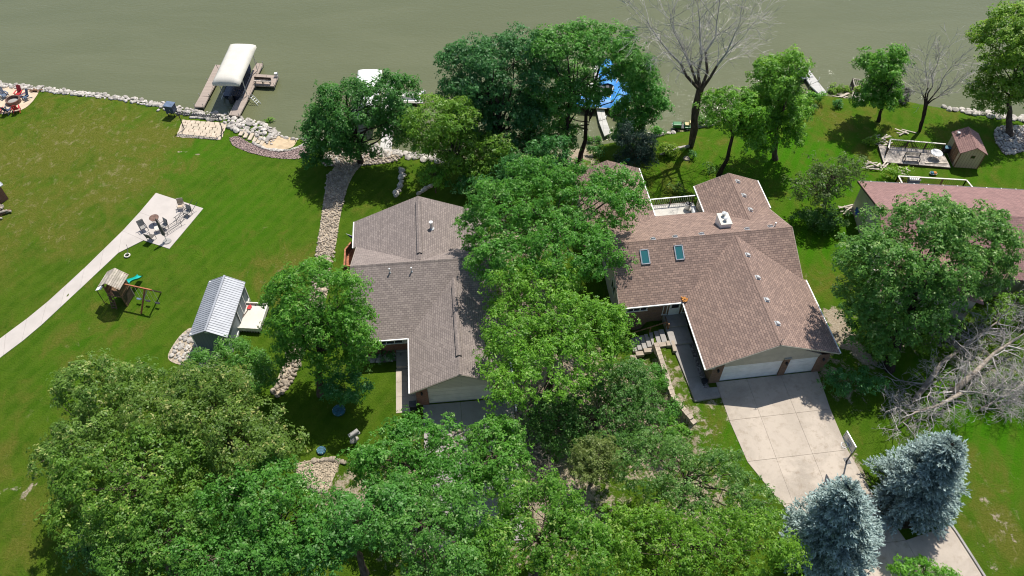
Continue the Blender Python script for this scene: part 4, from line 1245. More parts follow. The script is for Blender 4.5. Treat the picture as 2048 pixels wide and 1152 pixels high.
TREES = []
def tree(name, label, lobes_px, pal, base=None, z=None, seed=1, gap=0.62, per=44, leaf=0.20, rc=0.62, trunk=0.22, trunks=1, bark="bark", aspect=.55, group=None, simple=False, vz=.85, k=6, limbs=26, under=.55, spread_base=0.5, cat="tree", inner=.35, core=.60):
    """lobes_px: (x, y, rx, ry[, dy]) as measured in the photo; with a visible base the height follows from it"""
    rr_ = random.Random(seed)
    if base is not None: B = G(*base)
    lobes = []; cs = []
    for i, q in enumerate(lobes_px):
        dy = q[4] if len(q) > 4 else 0.0
        c = WY(q[0], q[1], B.y + dy) if base is not None else W(q[0], q[1], z + (q[4] if len(q) > 4 else 0))
        s = mpp(c); R = tuple(max(.35, v-.14) for v in (q[2]*s, q[3]*s*1.02, min(q[2], q[3])*s*vz))
        cs.append((c, R))
        lobes += [((c.x,c.y,c.z), R)] if simple else sub_lobes(c, R, seed*31+i, k, core)
    if base is None:
        wsum = sum(R[0] for c, R in cs); B = sum((c*(R[0]/wsum) for c, R in cs), Vector()); B.z = h(B.x, B.y)
    root = thing(name, label, cat, (B.x, B.y, B.z), 0, group)
    off = np.array([B.x, B.y, B.z])
    lob2 = [(np.array(c)-off, R) for c, R in lobes]
    me, cen = crown_mesh("crown", lob2, gap, per, leaf, pal, seed, rc, aspect, under=under, inner=inner)
    link("crown", me, root)
    ctr = sum((Vector(c[0])-B for c in cs), Vector())/len(cs)
    topz = max(c.z - B.z + R[2]*.3 for c, R in cs)
    low = max(0.9, min(c.z - B.z - R[2]*.6 for c, R in cs))
    m = MB()
    for tk in range(trunks):
        bx = Vector((rr_.uniform(-1,1)*spread_base*(trunks>1), rr_.uniform(-1,1)*spread_base*(trunks>1)*.6, -0.3))
        fork = Vector((ctr.x*.55 + bx.x*1.6, ctr.y*.55 + bx.y*1.6, low))
        top = Vector((ctr.x + bx.x*3, ctr.y + bx.y*3, topz))
        p = limb_path(bx, fork, rr_, 4, .04); p2 = limb_path(fork, top, rr_, 4, .07)
        m.tube(p, [trunk*1.25*(1-.09*i) if i else trunk*1.6 for i in range(5)], 8, False)
        m.tube(p2, [trunk*.82*(1-.2*i) for i in range(5)], 6, False)
        idx_ = list(range(len(cen))); rr_.shuffle(idx_)
        for j in idx_[:max(4, limbs//trunks)]:
            e = Vector(cen[j]); f = rr_.uniform(0, .75); q_ = p2[0].lerp(p2[-1], f)
            if e.z < q_.z - .3: q_ = p2[0].lerp(p2[-1], f*.3)
            ll = limb_path(q_, q_.lerp(e, .95), rr_, 4, .10)
            rad = trunk*.42*(1-.55*f)
            m.tube(ll, [rad, rad*.75, rad*.52, rad*.34, rad*.16], 5, False)
            for _ in range(3):
                t0 = ll[rr_.choice((2,3))]; e2 = Vector(cen[rr_.choice(idx_)])
                if (e2-t0).length < 2.6: m.tube(limb_path(t0, t0.lerp(e2,.9), rr_, 2, .1), [rad*.35, rad*.22, rad*.08], 4, False)
    m.build("trunk", bark, root, smooth=True, recalc=False)
    TREES.append(root)
    return root

# --- bottom canopy
NB = "trees in the dense canopy at the front of the lots"
tree("broadleaf_tree", "light-tipped oak at the canopy corner facing the playhouse lawn", [(215,790,105,95),(165,900,95,90)], OAK, z=6.5, seed=11, gap=.62, per=52, leaf=.19)
tree("broadleaf_tree", "wide pale-tipped oak just in front of the grey metal-roofed shed", [(400,835,150,110),(500,900,110,100)], OAK, z=7.5, seed=12, per=50, leaf=.19)
tree("broadleaf_tree", "oak with bare grey twigs showing in its crown beside the bucket lawn", [(255,985,150,105),(340,920,110,80)], OAK, z=7.5, seed=13, per=48, leaf=.19)
tree("broadleaf_tree", "dark green tree low at the lawn edge under the oaks", [(200,1095,80,55)], DEEP, z=3.0, seed=14, per=50, leaf=.19)
tree("broadleaf_tree", "oak with yellowish sprigs behind the dark lawn-edge tree", [(330,1085,120,85),(250,1120,60,50)], OAK, z=7.0, seed=15, per=48, leaf=.19)
tree("broadleaf_tree", "mid-green maple between the oaks and the gravel patch", [(520,1010,115,100),(590,1070,90,80)], GREEN, z=7.5, seed=16, per=48, leaf=.19)
tree("broadleaf_tree", "broad green maple between the oaks and the canopy gap by the gravel", [(480,1130,130,80)], GREEN, z=7.0, seed=17, per=46, leaf=.19)
tree("broadleaf_tree", "bushy green tree hiding a corner of the metal-roofed shed", [(470,735,85,58),(420,722,48,36),(515,760,40,38)], GREEN, z=3.4, seed=18, gap=.5, per=52, leaf=.16, rc=.5, trunk=.14)
tree("broadleaf_tree", "bright green maple directly before the beige garage door", [(850,885,95,58),(775,935,90,70),(890,960,70,60)], GREEN, z=5.5, seed=19, per=52, leaf=.19)
tree("broadleaf_tree", "bright green maple beside the shaded driveway and rock bed", [(990,880,65,58),(1000,935,75,58)], GREEN, z=5.5, seed=20, per=54, leaf=.19)
tree("broadleaf_tree", "tall green maple over the gap below the mailbox", [(730,1040,120,85),(640,1090,80,70)], GREEN, z=7.5, seed=21, per=46, leaf=.19)
tree("broadleaf_tree", "large green maple in the middle of the front canopy", [(870,1075,130,90),(800,1000,60,50)], GREEN, z=7.5, seed=22, per=46, leaf=.19)
tree("broadleaf_tree", "green maple with a bare-twig hollow beside the rock bed", [(1080,1030,120,85),(1000,1100,95,70),(1160,1095,90,70)], GREEN, z=7.0, seed=23, per=48, leaf=.19)
tree("olive_bush", "rounded olive-yellow bush among the greener front trees", [(1190,925,66,56)], OLIVE, z=3.6, seed=24, gap=.42, per=60, leaf=.13, rc=.42, trunk=.12, k=5)
tree("honeylocust", "airy light-green locust between the olive bush and the driveway", [(1390,970,130,90),(1300,930,85,66),(1480,1010,85,78),(1330,905,42,34)], OAK, z=5.0, seed=25, gap=.62, per=44, leaf=.155, rc=.58, inner=.45)
tree("honeylocust", "yellow-green locust at the foot of the front canopy by the spruces", [(1420,1100,130,80),(1300,1095,100,80),(1530,1095,85,75),(1250,1060,60,50)], LIME, z=6.5, seed=26, gap=.62, per=46, leaf=.16)
tree("low_shrub", "leafy green shrub sprouting at the foot of the driveway", [(1830,1140,55,22),(1880,1150,40,20)], LIME, z=1.5, seed=27, gap=.45, per=50, leaf=.17, rc=.4, trunk=.06, simple=True, cat="shrub")
# --- middle
tree("broadleaf_tree", "rounded green tree standing between the metal-roofed shed and the flagged house", [(630,600,100,85,2.5),(650,690,95,75,1),(590,650,60,60,1.5),(700,640,55,60,1.5)], GREEN, base=(640,790), seed=31, gap=.60, per=50, leaf=.18, trunk=.24)
tree("broadleaf_tree", "largest green maple leaning over both roofs between the two houses", [(1095,395,130,80),(1005,440,95,85),(1185,425,100,75),(1100,505,125,80),(995,515,65,60),(1225,375,62,50),(1180,510,70,60)], GREEN, z=8.0, seed=32, gap=.66, per=48, leaf=.20, trunk=.34, k=5)
tree("broadleaf_tree", "yellow-green tree between the garage walls of the two houses", [(1080,590,110,75),(1030,690,75,95),(1195,665,85,72),(1115,740,115,75),(1030,780,55,55),(1130,650,90,70)], YELLOW, z=7.0, seed=33, gap=.64, per=50, leaf=.18, trunk=.26, k=5)
tree("broadleaf_tree", "dark green understorey tree below the block retaining wall", [(1190,830,115,75),(1115,850,65,70),(1245,775,64,62),(1245,850,55,46)], DEEP, z=1.6, seed=34, gap=.62, per=48, leaf=.18, trunk=.15)
tree("low_shrub", "loose green shrub on the terrace between timber edgings and block wall", [(1300,760,35,40),(1330,820,30,30)], GREEN, z=0.3, seed=35, gap=.42, per=46, leaf=.15, rc=.4, trunk=.05, simple=True, cat="shrub")
tree("low_shrub", "pale green shrub next to the lowest timber edging", [(1330,890,50,34),(1290,860,30,22)], OAK, z=.6, seed=36, gap=.5, per=44, leaf=.15, rc=.4, trunk=.05, simple=True, cat="shrub")
# --- lake side
tree("broadleaf_tree", "dark glossy two-trunked tree in front of the white dock", [(690,215,80,65),(770,200,80,58),(650,265,50,60),(790,250,45,45),(700,290,55,36,-.5),(635,310,36,30,-1)], DEEP, base=(722,325), seed=41, gap=.70, per=46, leaf=.24, rc=.7, trunk=.34, bark="bark_dark")
tree("broadleaf_tree", "light green tree arching over the shore between white dock and dark trees", [(880,240,88,52),(945,325,60,60),(850,285,55,34),(985,300,42,42),(910,290,50,40)], LIME, base=(925,365), seed=42, gap=.66, per=46, leaf=.22, rc=.65, trunk=.25)
tree("low_shrub", "small bright green sapling behind the grey roof peak", [(870,345,28,34)], LIME, base=(872,385), seed=43, gap=.5, per=42, leaf=.2, rc=.45, trunk=.06, simple=True, cat="shrub")
tree("broadleaf_tree", "huge dark green shore tree with several trunks beside the light green tree", [(965,135,90,70,4),(930,205,60,62,3),(1040,125,85,72,4),(1030,225,70,66,2.5),(955,262,50,46,1),(1010,285,50,40,0)], DEEP, base=(1015,345), seed=44, gap=.74, per=48, leaf=.25, rc=.75, trunk=.34, trunks=3, bark="bark_dark", spread_base=.6)
tree("broadleaf_tree", "tall green shore tree overhanging the blue covered boats", [(1140,95,92,56,3),(1215,98,66,54,3),(1110,175,75,64,2.5),(1258,140,52,50,3),(1085,240,55,55,1.5),(1170,190,48,42,2),(1120,275,46,42,1)], GREEN, base=(1140,330), seed=45, gap=.72, per=46, leaf=.25, rc=.75, trunk=.26, trunks=2, bark="bark_dark", spread_base=1.0)
tree("willow_tree", "drooping green willow between the blue boats and the tall dead tree", [(1285,170,44,60),(1308,215,34,38),(1262,225,42,46),(1255,262,30,34)], GREEN, base=(1300,285), seed=46, gap=.62, per=46, leaf=.22, rc=.6, trunk=.2, bark="bark_dark")
tree("juniper", "dark bristly juniper beside the path to the boats", [(1280,288,40,30),(1270,318,42,28),(1250,265,22,26)], [(0.022,0.060,0.030),(0.055,0.110,0.060),(0.11,0.17,0.11)], base=(1275,350), seed=47, gap=.5, per=50, leaf=.2, rc=.5, trunk=.12, aspect=.3)
tree("broadleaf_tree", "yellowish evergreen shrub under the dark shore trees", [(1058,290,28,36)], [(0.05,0.08,0.016),(0.10,0.13,0.03)], base=(1058,340), seed=48, gap=.55, per=46, leaf=.2, rc=.5, trunk=.1, aspect=.35)
tree("low_shrub", "dark leafy shrub in shade under the shore trees behind the roofs", [(985,368,60,34),(1060,330,60,40),(1105,305,36,34),(940,372,40,26)], DEEP, base=(1020,400), seed=49, gap=.62, per=44, leaf=.22, rc=.6, trunk=.08, simple=True, cat="shrub")
tree("broadleaf_tree", "leaning green tree with a bare curved trunk behind the chimney wing", [(1465,222,68,46),(1495,255,48,44)], LIME, base=(1437,352), seed=50, gap=.66, per=48, leaf=.24, rc=.65, trunk=.2, bark="bark_dark", vz=.9)
tree("broadleaf_tree", "tall bright green tree on the shore beside the pale straight dock", [(1560,155,56,62),(1545,235,68,72),(1588,130,28,36)], LIME, base=(1552,318), seed=51, gap=.66, per=48, leaf=.24, rc=.65, trunk=.24)
tree("broadleaf_tree", "small twin-trunked tree by the weathered lakeside platform", [(1762,130,52,45),(1757,185,50,44)], GREEN, base=(1750,240), seed=52, gap=.62, per=44, leaf=.24, rc=.6, trunk=.15, trunks=2, bark="bark_dark", spread_base=.4)
tree("broadleaf_tree", "tall light green tree growing out of a ring of stones", [(2010,90,72,75,3.5),(1995,165,60,66,3),(2050,55,62,58,3.5),(2060,150,60,70,3)], LIME, base=(2022,272), seed=53, gap=.70, per=46, leaf=.25, rc=.7, trunk=.3)
tree("small_tree", "sparse twiggy olive-green tree between skylight house and pink-roofed house", [(1655,362,74,54),(1695,335,46,34),(1620,390,36,30)], [(0.08,0.15,0.035),(0.17,0.24,0.07)], base=(1650,425), seed=54, gap=.72, per=26, leaf=.2, rc=.55, trunk=.14, limbs=60, core=.6)
tree("low_shrub", "deep green shrub at the foot of the sparse twiggy tree", [(1640,440,50,26),(1680,432,28,20)], DEEP, base=(1645,455), seed=55, gap=.55, per=46, leaf=.2, rc=.5, trunk=.06, simple=True, cat="shrub")
tree("broadleaf_tree", "big shaggy green tree covering the pink-roofed house", [(1850,480,130,95,5.5),(1950,485,95,80,7),(1755,530,85,85,3.5),(1820,595,115,82,3),(1765,655,70,62,1),(1965,550,72,52,6),(1718,600,50,52,2)], OAK, base=(1778,738), seed=56, gap=.70, per=44, leaf=.23, rc=.66, trunk=.36, k=5, bark="bark_dark")
tree("low_shrub", "feathery green shrub behind the grey dead branches", [(1985,630,55,30),(2040,610,45,34),(1865,695,34,22)], LIME, z=1.2, seed=57, gap=.55, per=46, leaf=.16, rc=.5, trunk=.08, simple=True, cat="shrub")
tree("low_shrub", "rounded golden-green shrub at the trunk of the shaggy tree", [(1765,705,32,26)], LIME, z=1.0, seed=58, gap=.4, per=50, leaf=.14, rc=.38, trunk=.05, simple=True, cat="shrub")
# shore and garden bushes
for i, (px, py, rx, ry, pal, lab) in enumerate([
    (1690,180,34,12,LIME,"bright green reeds between the pale dock and weathered platform"),
    (1620,195,34,14,LIME,"leafy green reeds at the landward end of the pale dock"),
    (1800,188,24,20,SILVER,"silvery grey shrub at the water beside the leafless tree"),
    (1675,208,12,8,DEEP,"small dark shrub in the grass in front of the plank pile"),
    (1627,216,10,7,DEEP,"tiny dark bush in the grass near the pale dock"),
    (1185,280,16,9,GREEN,"low green bush where the boat dock meets the shore"),
    (1315,262,16,12,GREEN,"green waterside weeds between the willow and the garden tractor"),
    (1415,240,24,14,GREEN,"green waterside weeds between the tall dead tree and leaning tree"),
    (1330,300,30,14,LIME,"tangled green weeds below the garden tractor"),
    (1740,283,18,10,LIME,"green weeds growing over the plank pile by the shed deck"),
    (1790,345,30,14,LIME,"green weeds between the shed deck and railing"),
    (1195,300,22,12,DEEP,"dark shrub at the head of the garden path to the boats"),
    (540,245,12,5,LIME,"yellow-green weeds among the shore stones"),
    (1385,312,9,6,DEEP,"small dark weed clump on the lawn behind the deck rail"),
    (1420,340,10,7,DEEP,"dark weed clump at the base of the leaning tree"),
    (1350,375,24,10,OAK,"pale weed clump just beyond the white deck"),
    (765,706,25,9,DEEP,"dark flowering bush under the front window of the flagged house"),
    (690,770,55,45,DEEP,"dark undergrowth below the tree beside the flagged house"),
    (1700,760,60,30,DEEP,"dark ground shrub in deep shade beside the single garage door corner"),
    (1350,860,40,26,LIME,"bright fern-like shrub at the end of the block wall")]):
    tree("low_shrub", lab, [(px,py,rx,ry)], pal, base=(px,py+ry*.75), seed=70+i, gap=.5, per=40, leaf=.18 if py > 300 else .22, rc=.45, trunk=.04, simple=True, cat="shrub", vz=.8, limbs=8)

# --- dead trees
def dead_tree(name, label, base, tips, seed, trunk=.3, mat="dead_wood", fork=.42, depth=5, twig=.012, dens=3, lean=None, z_of=None, twl=(.62,.86), spread=.62, droop=0.0, trunk_mat=None, sides=5):
    rr_ = random.Random(seed)
    B = G(*base)
    root = thing(name, label, "dead tree", (B.x,B.y,B.z))
    m = MB(); mt = MB() if trunk_mat else m
    def grow(p, d, L, r_, k):
        n = 3
        pts = [p]; dd = d.copy()
        for i in range(n):
            dd = (dd + Vector((rr_.uniform(-1,1), rr_.uniform(-1,1), rr_.uniform(-.7,.7)-droop))*.16).normalized()
            pts.append(pts[-1] + dd*(L/n))
        m.tube(pts, [r_, r_*.85, r_*.7, r_*.55], sides if k > 2 else 3, False)
        if k <= 0: return
        c = dens + (1 if k == 1 else 0)
        for j in range(c):
            i = n if j == 0 else rr_.choice((1,2,3))
            e = dd if i == n and j == 0 else d
            nd = (e + Vector((rr_.gauss(0,1), rr_.gauss(0,1), rr_.gauss(.1,.8)))*spread*(.5 if j == 0 else 1)).normalized()
            grow(pts[i], nd, L*rr_.uniform(*twl), max(twig, r_*(.62 if j == 0 else .45)), k-1)
    for (tp, dy, f0) in tips:
        e = WY(tp[0], tp[1], B.y+dy) - B
        f = Vector((e.x*.25, e.y*.2, e.z*fork)) if f0 is None else WY(f0[0], f0[1], B.y) - B
        mt.tube(limb_path(Vector((0,0,-.2)), f, rr_, 3, .04), [trunk*1.2, trunk, trunk*.9, trunk*.8], 7, False)
        main = limb_path(f, e, rr_, 5, .06)
        mt.tube(main[:3], [trunk*.7*(1-.17*i) for i in range(3)], 6, False)
        m.tube(main[2:], [trunk*.7*(1-.17*i) for i in range(2,6)], 6, False)
        for i in range(1, 6):
            for _ in range(2 if i < 5 else 3):
                d0 = (main[i]-main[i-1]).normalized()
                nd = (d0 + Vector((rr_.gauss(0,1), rr_.gauss(0,1), rr_.gauss(.15,.7)))*spread).normalized()
                grow(main[i], nd, e.length*rr_.uniform(.10,.19), trunk*.24*(1-.1*i), depth-2)
    m.build("branches", mat, root, recalc=False)
    if trunk_mat: mt.build("trunk", trunk_mat, root, recalc=False, smooth=True)
    return root
dead_tree("dead_tree", "tall leafless dead tree at the shore with a dark trunk and bleached branches", (1382,292), [((1298,50),-1.5,(1397,178)),((1340,40),.8,(1397,178)),((1395,5),2,(1400,178)),((1440,5),1,(1402,178)),((1480,45),-1,(1404,178))], 5, trunk=.25, trunk_mat="bark", depth=5, dens=3, spread=.55)
dead_tree("dead_tree", "small leafless grey tree near the brown shed", (1840,262), [((1850,130),0,(1852,205)),((1880,115),1,(1853,205)),((1905,130),0,(1855,205)),((1915,165),-1,(1853,210)),((1835,160),-.5,(1850,205))], 6, trunk=.13, trunk_mat="bark_dark", depth=4, dens=3, spread=.5, twig=.014)
def fallen(label, pts, seed, trunk, mat="dead_brush", depth=4, L0=(1.6,2.6), spread=.8, per=3, name="fallen_tree", droop=.05):
    """pts: photo points with height of the lying trunk"""
    rr_ = random.Random(seed)
    P = [W(px, py, z) for px, py, z in pts]; B = P[0].copy(); B.z = h(B.x, B.y)
    root = thing(name, label, "dead tree", B)
    Q = [p - B for p in P]
    mt = MB(); mt.tube(Q, [trunk*(1-.8*i/(len(Q)-1)) for i in range(len(Q))], 7, True); mt.build("trunk", "dead_wood_tan", root, smooth=True, recalc=False)
    m = MB()
    def grow(p, d, L, r_, k):
        pts = [p]; dd = d.copy()
        for i in range(3):
            dd = (dd + Vector((rr_.uniform(-1,1), rr_.uniform(-1,1), rr_.uniform(-.6,.6)-droop))*.28).normalized(); q = pts[-1] + dd*(L/3)
            gz = h(q.x+B.x, q.y+B.y) - B.z + .05
            if q.z < gz: q.z = gz; dd.z = abs(dd.z)*.3
            pts.append(q)
        m.tube(pts, [r_, r_*.85, r_*.65, r_*.45], 4 if k > 1 else 3, False)
        if k <= 0: return
        for j in range(3):
            i = 3 if j == 0 else rr_.choice((1,2,3))
            nd = (d + Vector((rr_.gauss(0,1), rr_.gauss(0,1), rr_.gauss(0,.7)))*spread).normalized()
            grow(pts[i], nd, L*rr_.uniform(.55,.8), max(.012, r_*.55), k-1)
    n = len(Q)
    for i in range(1, n):
        for _ in range(per):
            t = rr_.random(); p = Q[i-1].lerp(Q[i], t); d0 = (Q[i]-Q[i-1]).normalized()
            nd = (d0*.5 + Vector((rr_.gauss(0,1), rr_.gauss(0,1), rr_.gauss(.25,.6)))).normalized()
            grow(p, nd, rr_.uniform(*L0), trunk*.26*(1-.5*i/n)+.02, depth)
    m.build("branches", mat, root, recalc=False)
    return root
fallen("thick grey fallen tree with a tangle of bare limbs above the blue spruce", [(1905,785,.6),(1950,745,.9),(1990,705,1.3),(2060,660,1.8)], 3, .30, per=5, depth=4, L0=(1.6,2.8))
fallen("fallen grey trunk lying uphill towards the pink-roofed house", [(1830,800,.4),(1885,725,.8),(1950,675,1.3),(2000,640,1.8)], 4, .24, per=4, depth=4, L0=(1.2,2.2))
fallen("bleached heap of bare branches spilling toward the lawn from the fallen trees", [(1925,785,.6),(1880,810,.9),(1830,825,.7),(1790,855,.5)], 7, .18, per=6, depth=4, L0=(1.0,1.9))
fallen("bare dead limb sticking up against the shaggy tree", [(1905,700,.5),(1912,640,1.8),(1935,575,3.2)], 8, .12, per=5, depth=3, L0=(.9,1.6))
fallen("round mound of silvery dead brush bordering the bright green lawn", [(1960,820,.2),(2010,790,.9),(2060,760,1.0)], 9, .12, per=14, depth=4, L0=(1.1,1.9), name="brush_pile")
fallen("small dry leafless bush beside the shaded rock bed", [(1098,975,.1),(1095,940,.6),(1100,905,1.3)], 10, .06, mat="dead_wood_tan", per=9, depth=3, L0=(.7,1.2), name="dry_bush")

# --- blue spruces
def spruce(label, base, apex, R, seed):
    rr_ = random.Random(seed); r = np.random.default_rng(seed)
    B = G(*base); A = WY(apex[0], apex[1], B.y); H_ = A.z - B.z
    root = thing("blue_spruce", label, "spruce", B)
    lean = Vector((A.x-B.x, 0, 0))
    P0, D, S, T = [], [], [], []
    m = MB(); m.tube([(0,0,-.2),(lean.x*.5,0,H_*.5),(lean.x,0,H_)], [.24,.14,.02], 7, False)
    z = .9
    while z < H_-.15:
        f = 1 - z/H_
        rad = R*(f**.66)*min(1, .72 + .16*z) + .12
        n = max(5, int(6 + 7*f))
        for i in range(n):
            a = 6.283*i/n + rr_.uniform(-.3,.3); rl_ = rad*rr_.uniform(.5,1.22)
            o = Vector((lean.x*z/H_, 0, z + rr_.uniform(-.15,.15)))
            d = Vector((math.cos(a), math.sin(a), .10))
            ns = max(3, int(rl_/.16))
            m.tube([o, o + Vector((d.x*rl_*.9, d.y*rl_*.9, -.12*rl_))], [.03,.008], 3, False)
            for j in range(ns):
                t = (j+.7)/ns
                p = o + Vector((d.x*rl_*t, d.y*rl_*t, -.22*rl_*t*t + .12*t*rl_*(1 if t > .7 else .6)))
                wdt = .62*rl_*(1-t*.8)*.45
                for side in (-1, 0, 1):
                    sd_ = Vector((-d.y, d.x, 0))*side
                    for q in range(2 if side else 1):
                        pp = p + sd_*wdt*rr_.uniform(.25,1.0)
                        dd = (d + sd_*.75 + Vector((rr_.gauss(0,.18), rr_.gauss(0,.18), rr_.gauss(.05,.2)))).normalized()
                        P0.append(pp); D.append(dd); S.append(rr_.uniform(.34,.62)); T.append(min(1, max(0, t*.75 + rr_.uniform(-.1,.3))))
        z += .34 + .16*f
    m.build("trunk", "bark_dark", root, recalc=False)
    P0 = np.array(P0); D = np.array(D); S = np.array(S); T = np.array(T)
    K = 13                                            # needle blades per shoot
    N = len(P0)*K
    i_ = np.repeat(np.arange(len(P0)), K); along_ = r.uniform(0, 1, N)
    c = P0[i_] + D[i_]*(S[i_]*along_)[:, None]
    nd = D[i_]*.8 + r.normal(size=(N,3))*.55; nd /= np.linalg.norm(nd, axis=1)[:,None]
    sd = np.cross(nd, np.array([0,0,1.0]) + r.normal(size=(N,3))*.45); sd /= np.linalg.norm(sd, axis=1)[:,None]
    ln = r.uniform(.12,.22,N)[:,None]; wd = r.uniform(.022,.045,N)[:,None]
    V = np.stack([c-nd*ln*.3, c+sd*wd+nd*ln*.3, c+nd*ln, c-sd*wd+nd*ln*.3], 1).reshape(-1,3)
    me = np_mesh("needles", V, np.arange(N*4).reshape(-1,4))
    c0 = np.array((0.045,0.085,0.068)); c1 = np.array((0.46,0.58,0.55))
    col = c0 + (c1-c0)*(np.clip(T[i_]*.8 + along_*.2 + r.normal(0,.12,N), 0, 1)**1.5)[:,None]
    at = me.color_attributes.new("Col", 'FLOAT_COLOR', 'POINT')
    at.data.foreach_set("color", np.repeat(np.concatenate([col, np.ones((N,1))],1), 4, axis=0).astype(np.float32).ravel())
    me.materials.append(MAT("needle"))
    link("crown", me, root)
spruce("blue spruce on the mulch ring beside the bright green lawn", (1808,1006), (1908,884), 3.15, 1)
spruce("blue spruce between the yellow-green locust and the driveway slab", (1656,1118), (1700,978), 3.25, 2)
# ------------------------------------------------------------------ outbuildings
def gabled(root, wx, ly, ze, zr, mat_wall, mat_roof, over=.18, th=.07, name_roof="roof_slope", z0=-.3, ribs=0.0, uv=True):
    """small shed: ridge along local y"""
    MB().box((0,0,(ze+z0)/2),(wx,ly,ze-z0)).build("wall", mat_wall, root, uv=True)
    zt = zr - .06
    for sy in (-1,1):
        m = MB(); y = sy*(ly/2-.05)
        m.add([(-wx/2,y-.05,ze),(wx/2,y-.05,ze),(0,y-.05,zt-.05),(-wx/2,y+.05,ze),(wx/2,y+.05,ze),(0,y+.05,zt-.05)],[(0,1,2),(5,4,3),(0,3,4,1),(1,4,5,2),(2,5,3,0)])
        m.build("gable_wall", mat_wall, root, uv=True)
    hw = wx/2+over; sl_ = (zr-ze)/(wx/2); zl = ze - sl_*over
    for sx in (-1,1):
        m = MB(); Y = ly/2+over
        P = [(0,-Y,zr),(sx*hw,-Y,zl),(sx*hw,Y,zl),(0,Y,zr)]
        m.prism([(p[0],p[1]) for p in P], [p[2]-th for p in P], [p[2] for p in P])
        if ribs:
            n = int(2*Y/ribs)
            for i in range(n+1):
                y = -Y + .03 + (2*Y-.06)*i/n
                m.bar((sx*.02,y,zr+.012),(sx*hw,y,zl+.012),.035,.035)
        m.build(name_roof, mat_roof, root, uv=True)
    return hw, zl

gs = thing("metal_roof_shed", "slate-blue garden shed with ribbed grey metal roof beside the white boulder bed", "shed", (-24.78,41.42,0), math.radians(-2.2))
gabled(gs, 2.85, 5.6, 2.3, 3.02, "siding_slate", "metal_roof", .17, .06, ribs=.235)
MB().box((0,0,3.06),(.16,5.96,.05)).build("ridge_cap", "metal_roof", gs)
for sx in (-1,1):
    for sy in (-1,1): MB().box((sx*1.42,sy*2.80,1.1),(.10,.10,2.5)).build("corner_trim", "trim_white", gs)
MB().box((0,-2.84,2.72),(.34,.05,.24)).build("gable_vent", "trim_white", gs)
MB().box((1.47,0,.16),(.06,5.5,.28)).build("base_trim", "trim_white", gs)
gd = MB().box((1.46,.9,1.1),(.05,1.7,1.95)).build("door", "siding_slate", gs, uv=True)
for y in (.02,.9,1.78): MB().box((1.495,y,1.1),(.03,.07,1.95)).build("door_trim", "trim_white", gd)

wp_ = G(506,640)
wd = thing("raised_platform", "white-sided raised platform with pale floor next to the metal-roofed shed", "platform", (wp_.x,wp_.y,wp_.z), math.radians(-4))
MB().box((.05,0,.42),(2.1,2.7,.10)).build("floor", "canvas_cream", wd)
for (c, s) in [((-1.0,0,.55),(.1,2.8,.42)),((.05,-1.38,.52),(2.2,.1,.42)),((.05,1.38,.55),(2.2,.1,.30)),((1.1,0,.52),(.1,2.8,.42))]: MB().box(c, s).build("side_board", "rail_white", wd)
for x in (-.9,0,1.0):
    for y in (-1.25,1.25): MB().box((x,y,.15),(.12,.12,.7)).build("leg", "wood_dark", wd)
for i in range(9): MB().box((-.85+i*.23,-1.36,.16),(.05,.05,.34)).build("baluster", "wood_grey", wd)
pw = wd.location
sh = thing("shovel", "red-bladed shovel with long wooden handle lying on the white platform", "shovel", (pw.x-.55, pw.y+.35, pw.z+.50), math.radians(-10))
MB().tube([(-.25,-1.2,.05),(.05,.5,.05)],.025,6).build("handle", "wood_brown", sh)
MB().prism([(-.1,.45),(.22,.45),(.25,.75),(.06,.95),(-.13,.75)], .03, .07).build("blade", "plastic_red", sh)

bsd = thing("brown_shed", "small tan shed with brown shingle roof beside the weathered lakeside deck", "shed", (47.25,63.95,h(47.25,63.95)), math.radians(-5))
gabled(bsd, 2.45, 3.1, 2.15, 2.85, "siding_tan", "shingle_shed", .16, .08)
strip("ridge_cap", (0,-1.7,2.85), (0,1.7,2.85), "shingle_shed", bsd, .24, .03, .08)
MB().box((.15,-1.57,1.55),(.34,.05,.26)).build("window", "glass_dark", bsd)
MB().box((.15,-1.56,1.55),(.44,.03,.36)).build("window_frame", "wood_brown", bsd)
for y in (-.75,.1): MB().box((-1.25,y,1.05),(.05,.7,1.8)).build("door", "wood_brown", bsd)
for sx in (-1,1): MB().box((sx*1.2,-1.56,.95),(.09,.06,2.3)).build("corner_trim", "wood_brown", bsd)
MB().box((-.95,1.1,2.47),(.26,.26,.14)).build("roof_vent", "trim_white", bsd)

# brick hut with firewood at the left edge
bh = G(-22,402)
hut = thing("brick_hut", "brick hut with a grey metal roof beside a firewood stack", "hut", (bh.x,bh.y,bh.z), math.radians(-34))
gabled(hut, 2.6, 2.6, 2.0, 2.5, "brick_red", "metal_roof", .25, .08, ribs=.3)
MB().bar((-1.55,-1.58,1.86),(0,-1.58,2.44),.05,.10).bar((0,-1.58,2.44),(1.55,-1.58,1.86),.05,.10).build("fascia", "trim_white", hut)
MB().bar((1.58,-1.5,1.86),(1.58,1.5,1.86),.05,.10).build("fascia", "trim_white", hut)
fw = thing("firewood_stack", "stack of split firewood at the foot of the brick hut", "firewood", G(-2,425), math.radians(-30))
rf = random.Random(6)
for i in range(34):
    o = MB().tube([(-.32,0,0),(.32,0,0)], rf.uniform(.06,.10), 6).build("log", "wood_pale" if i % 3 else "wood_brown", fw)
    o.location = (rf.uniform(-.9,.9), rf.uniform(-.6,.6), .08 + rf.uniform(0,.3)); o.rotation_euler = (0, rf.uniform(-.15,.15), rf.uniform(-.5,.5)+.6)

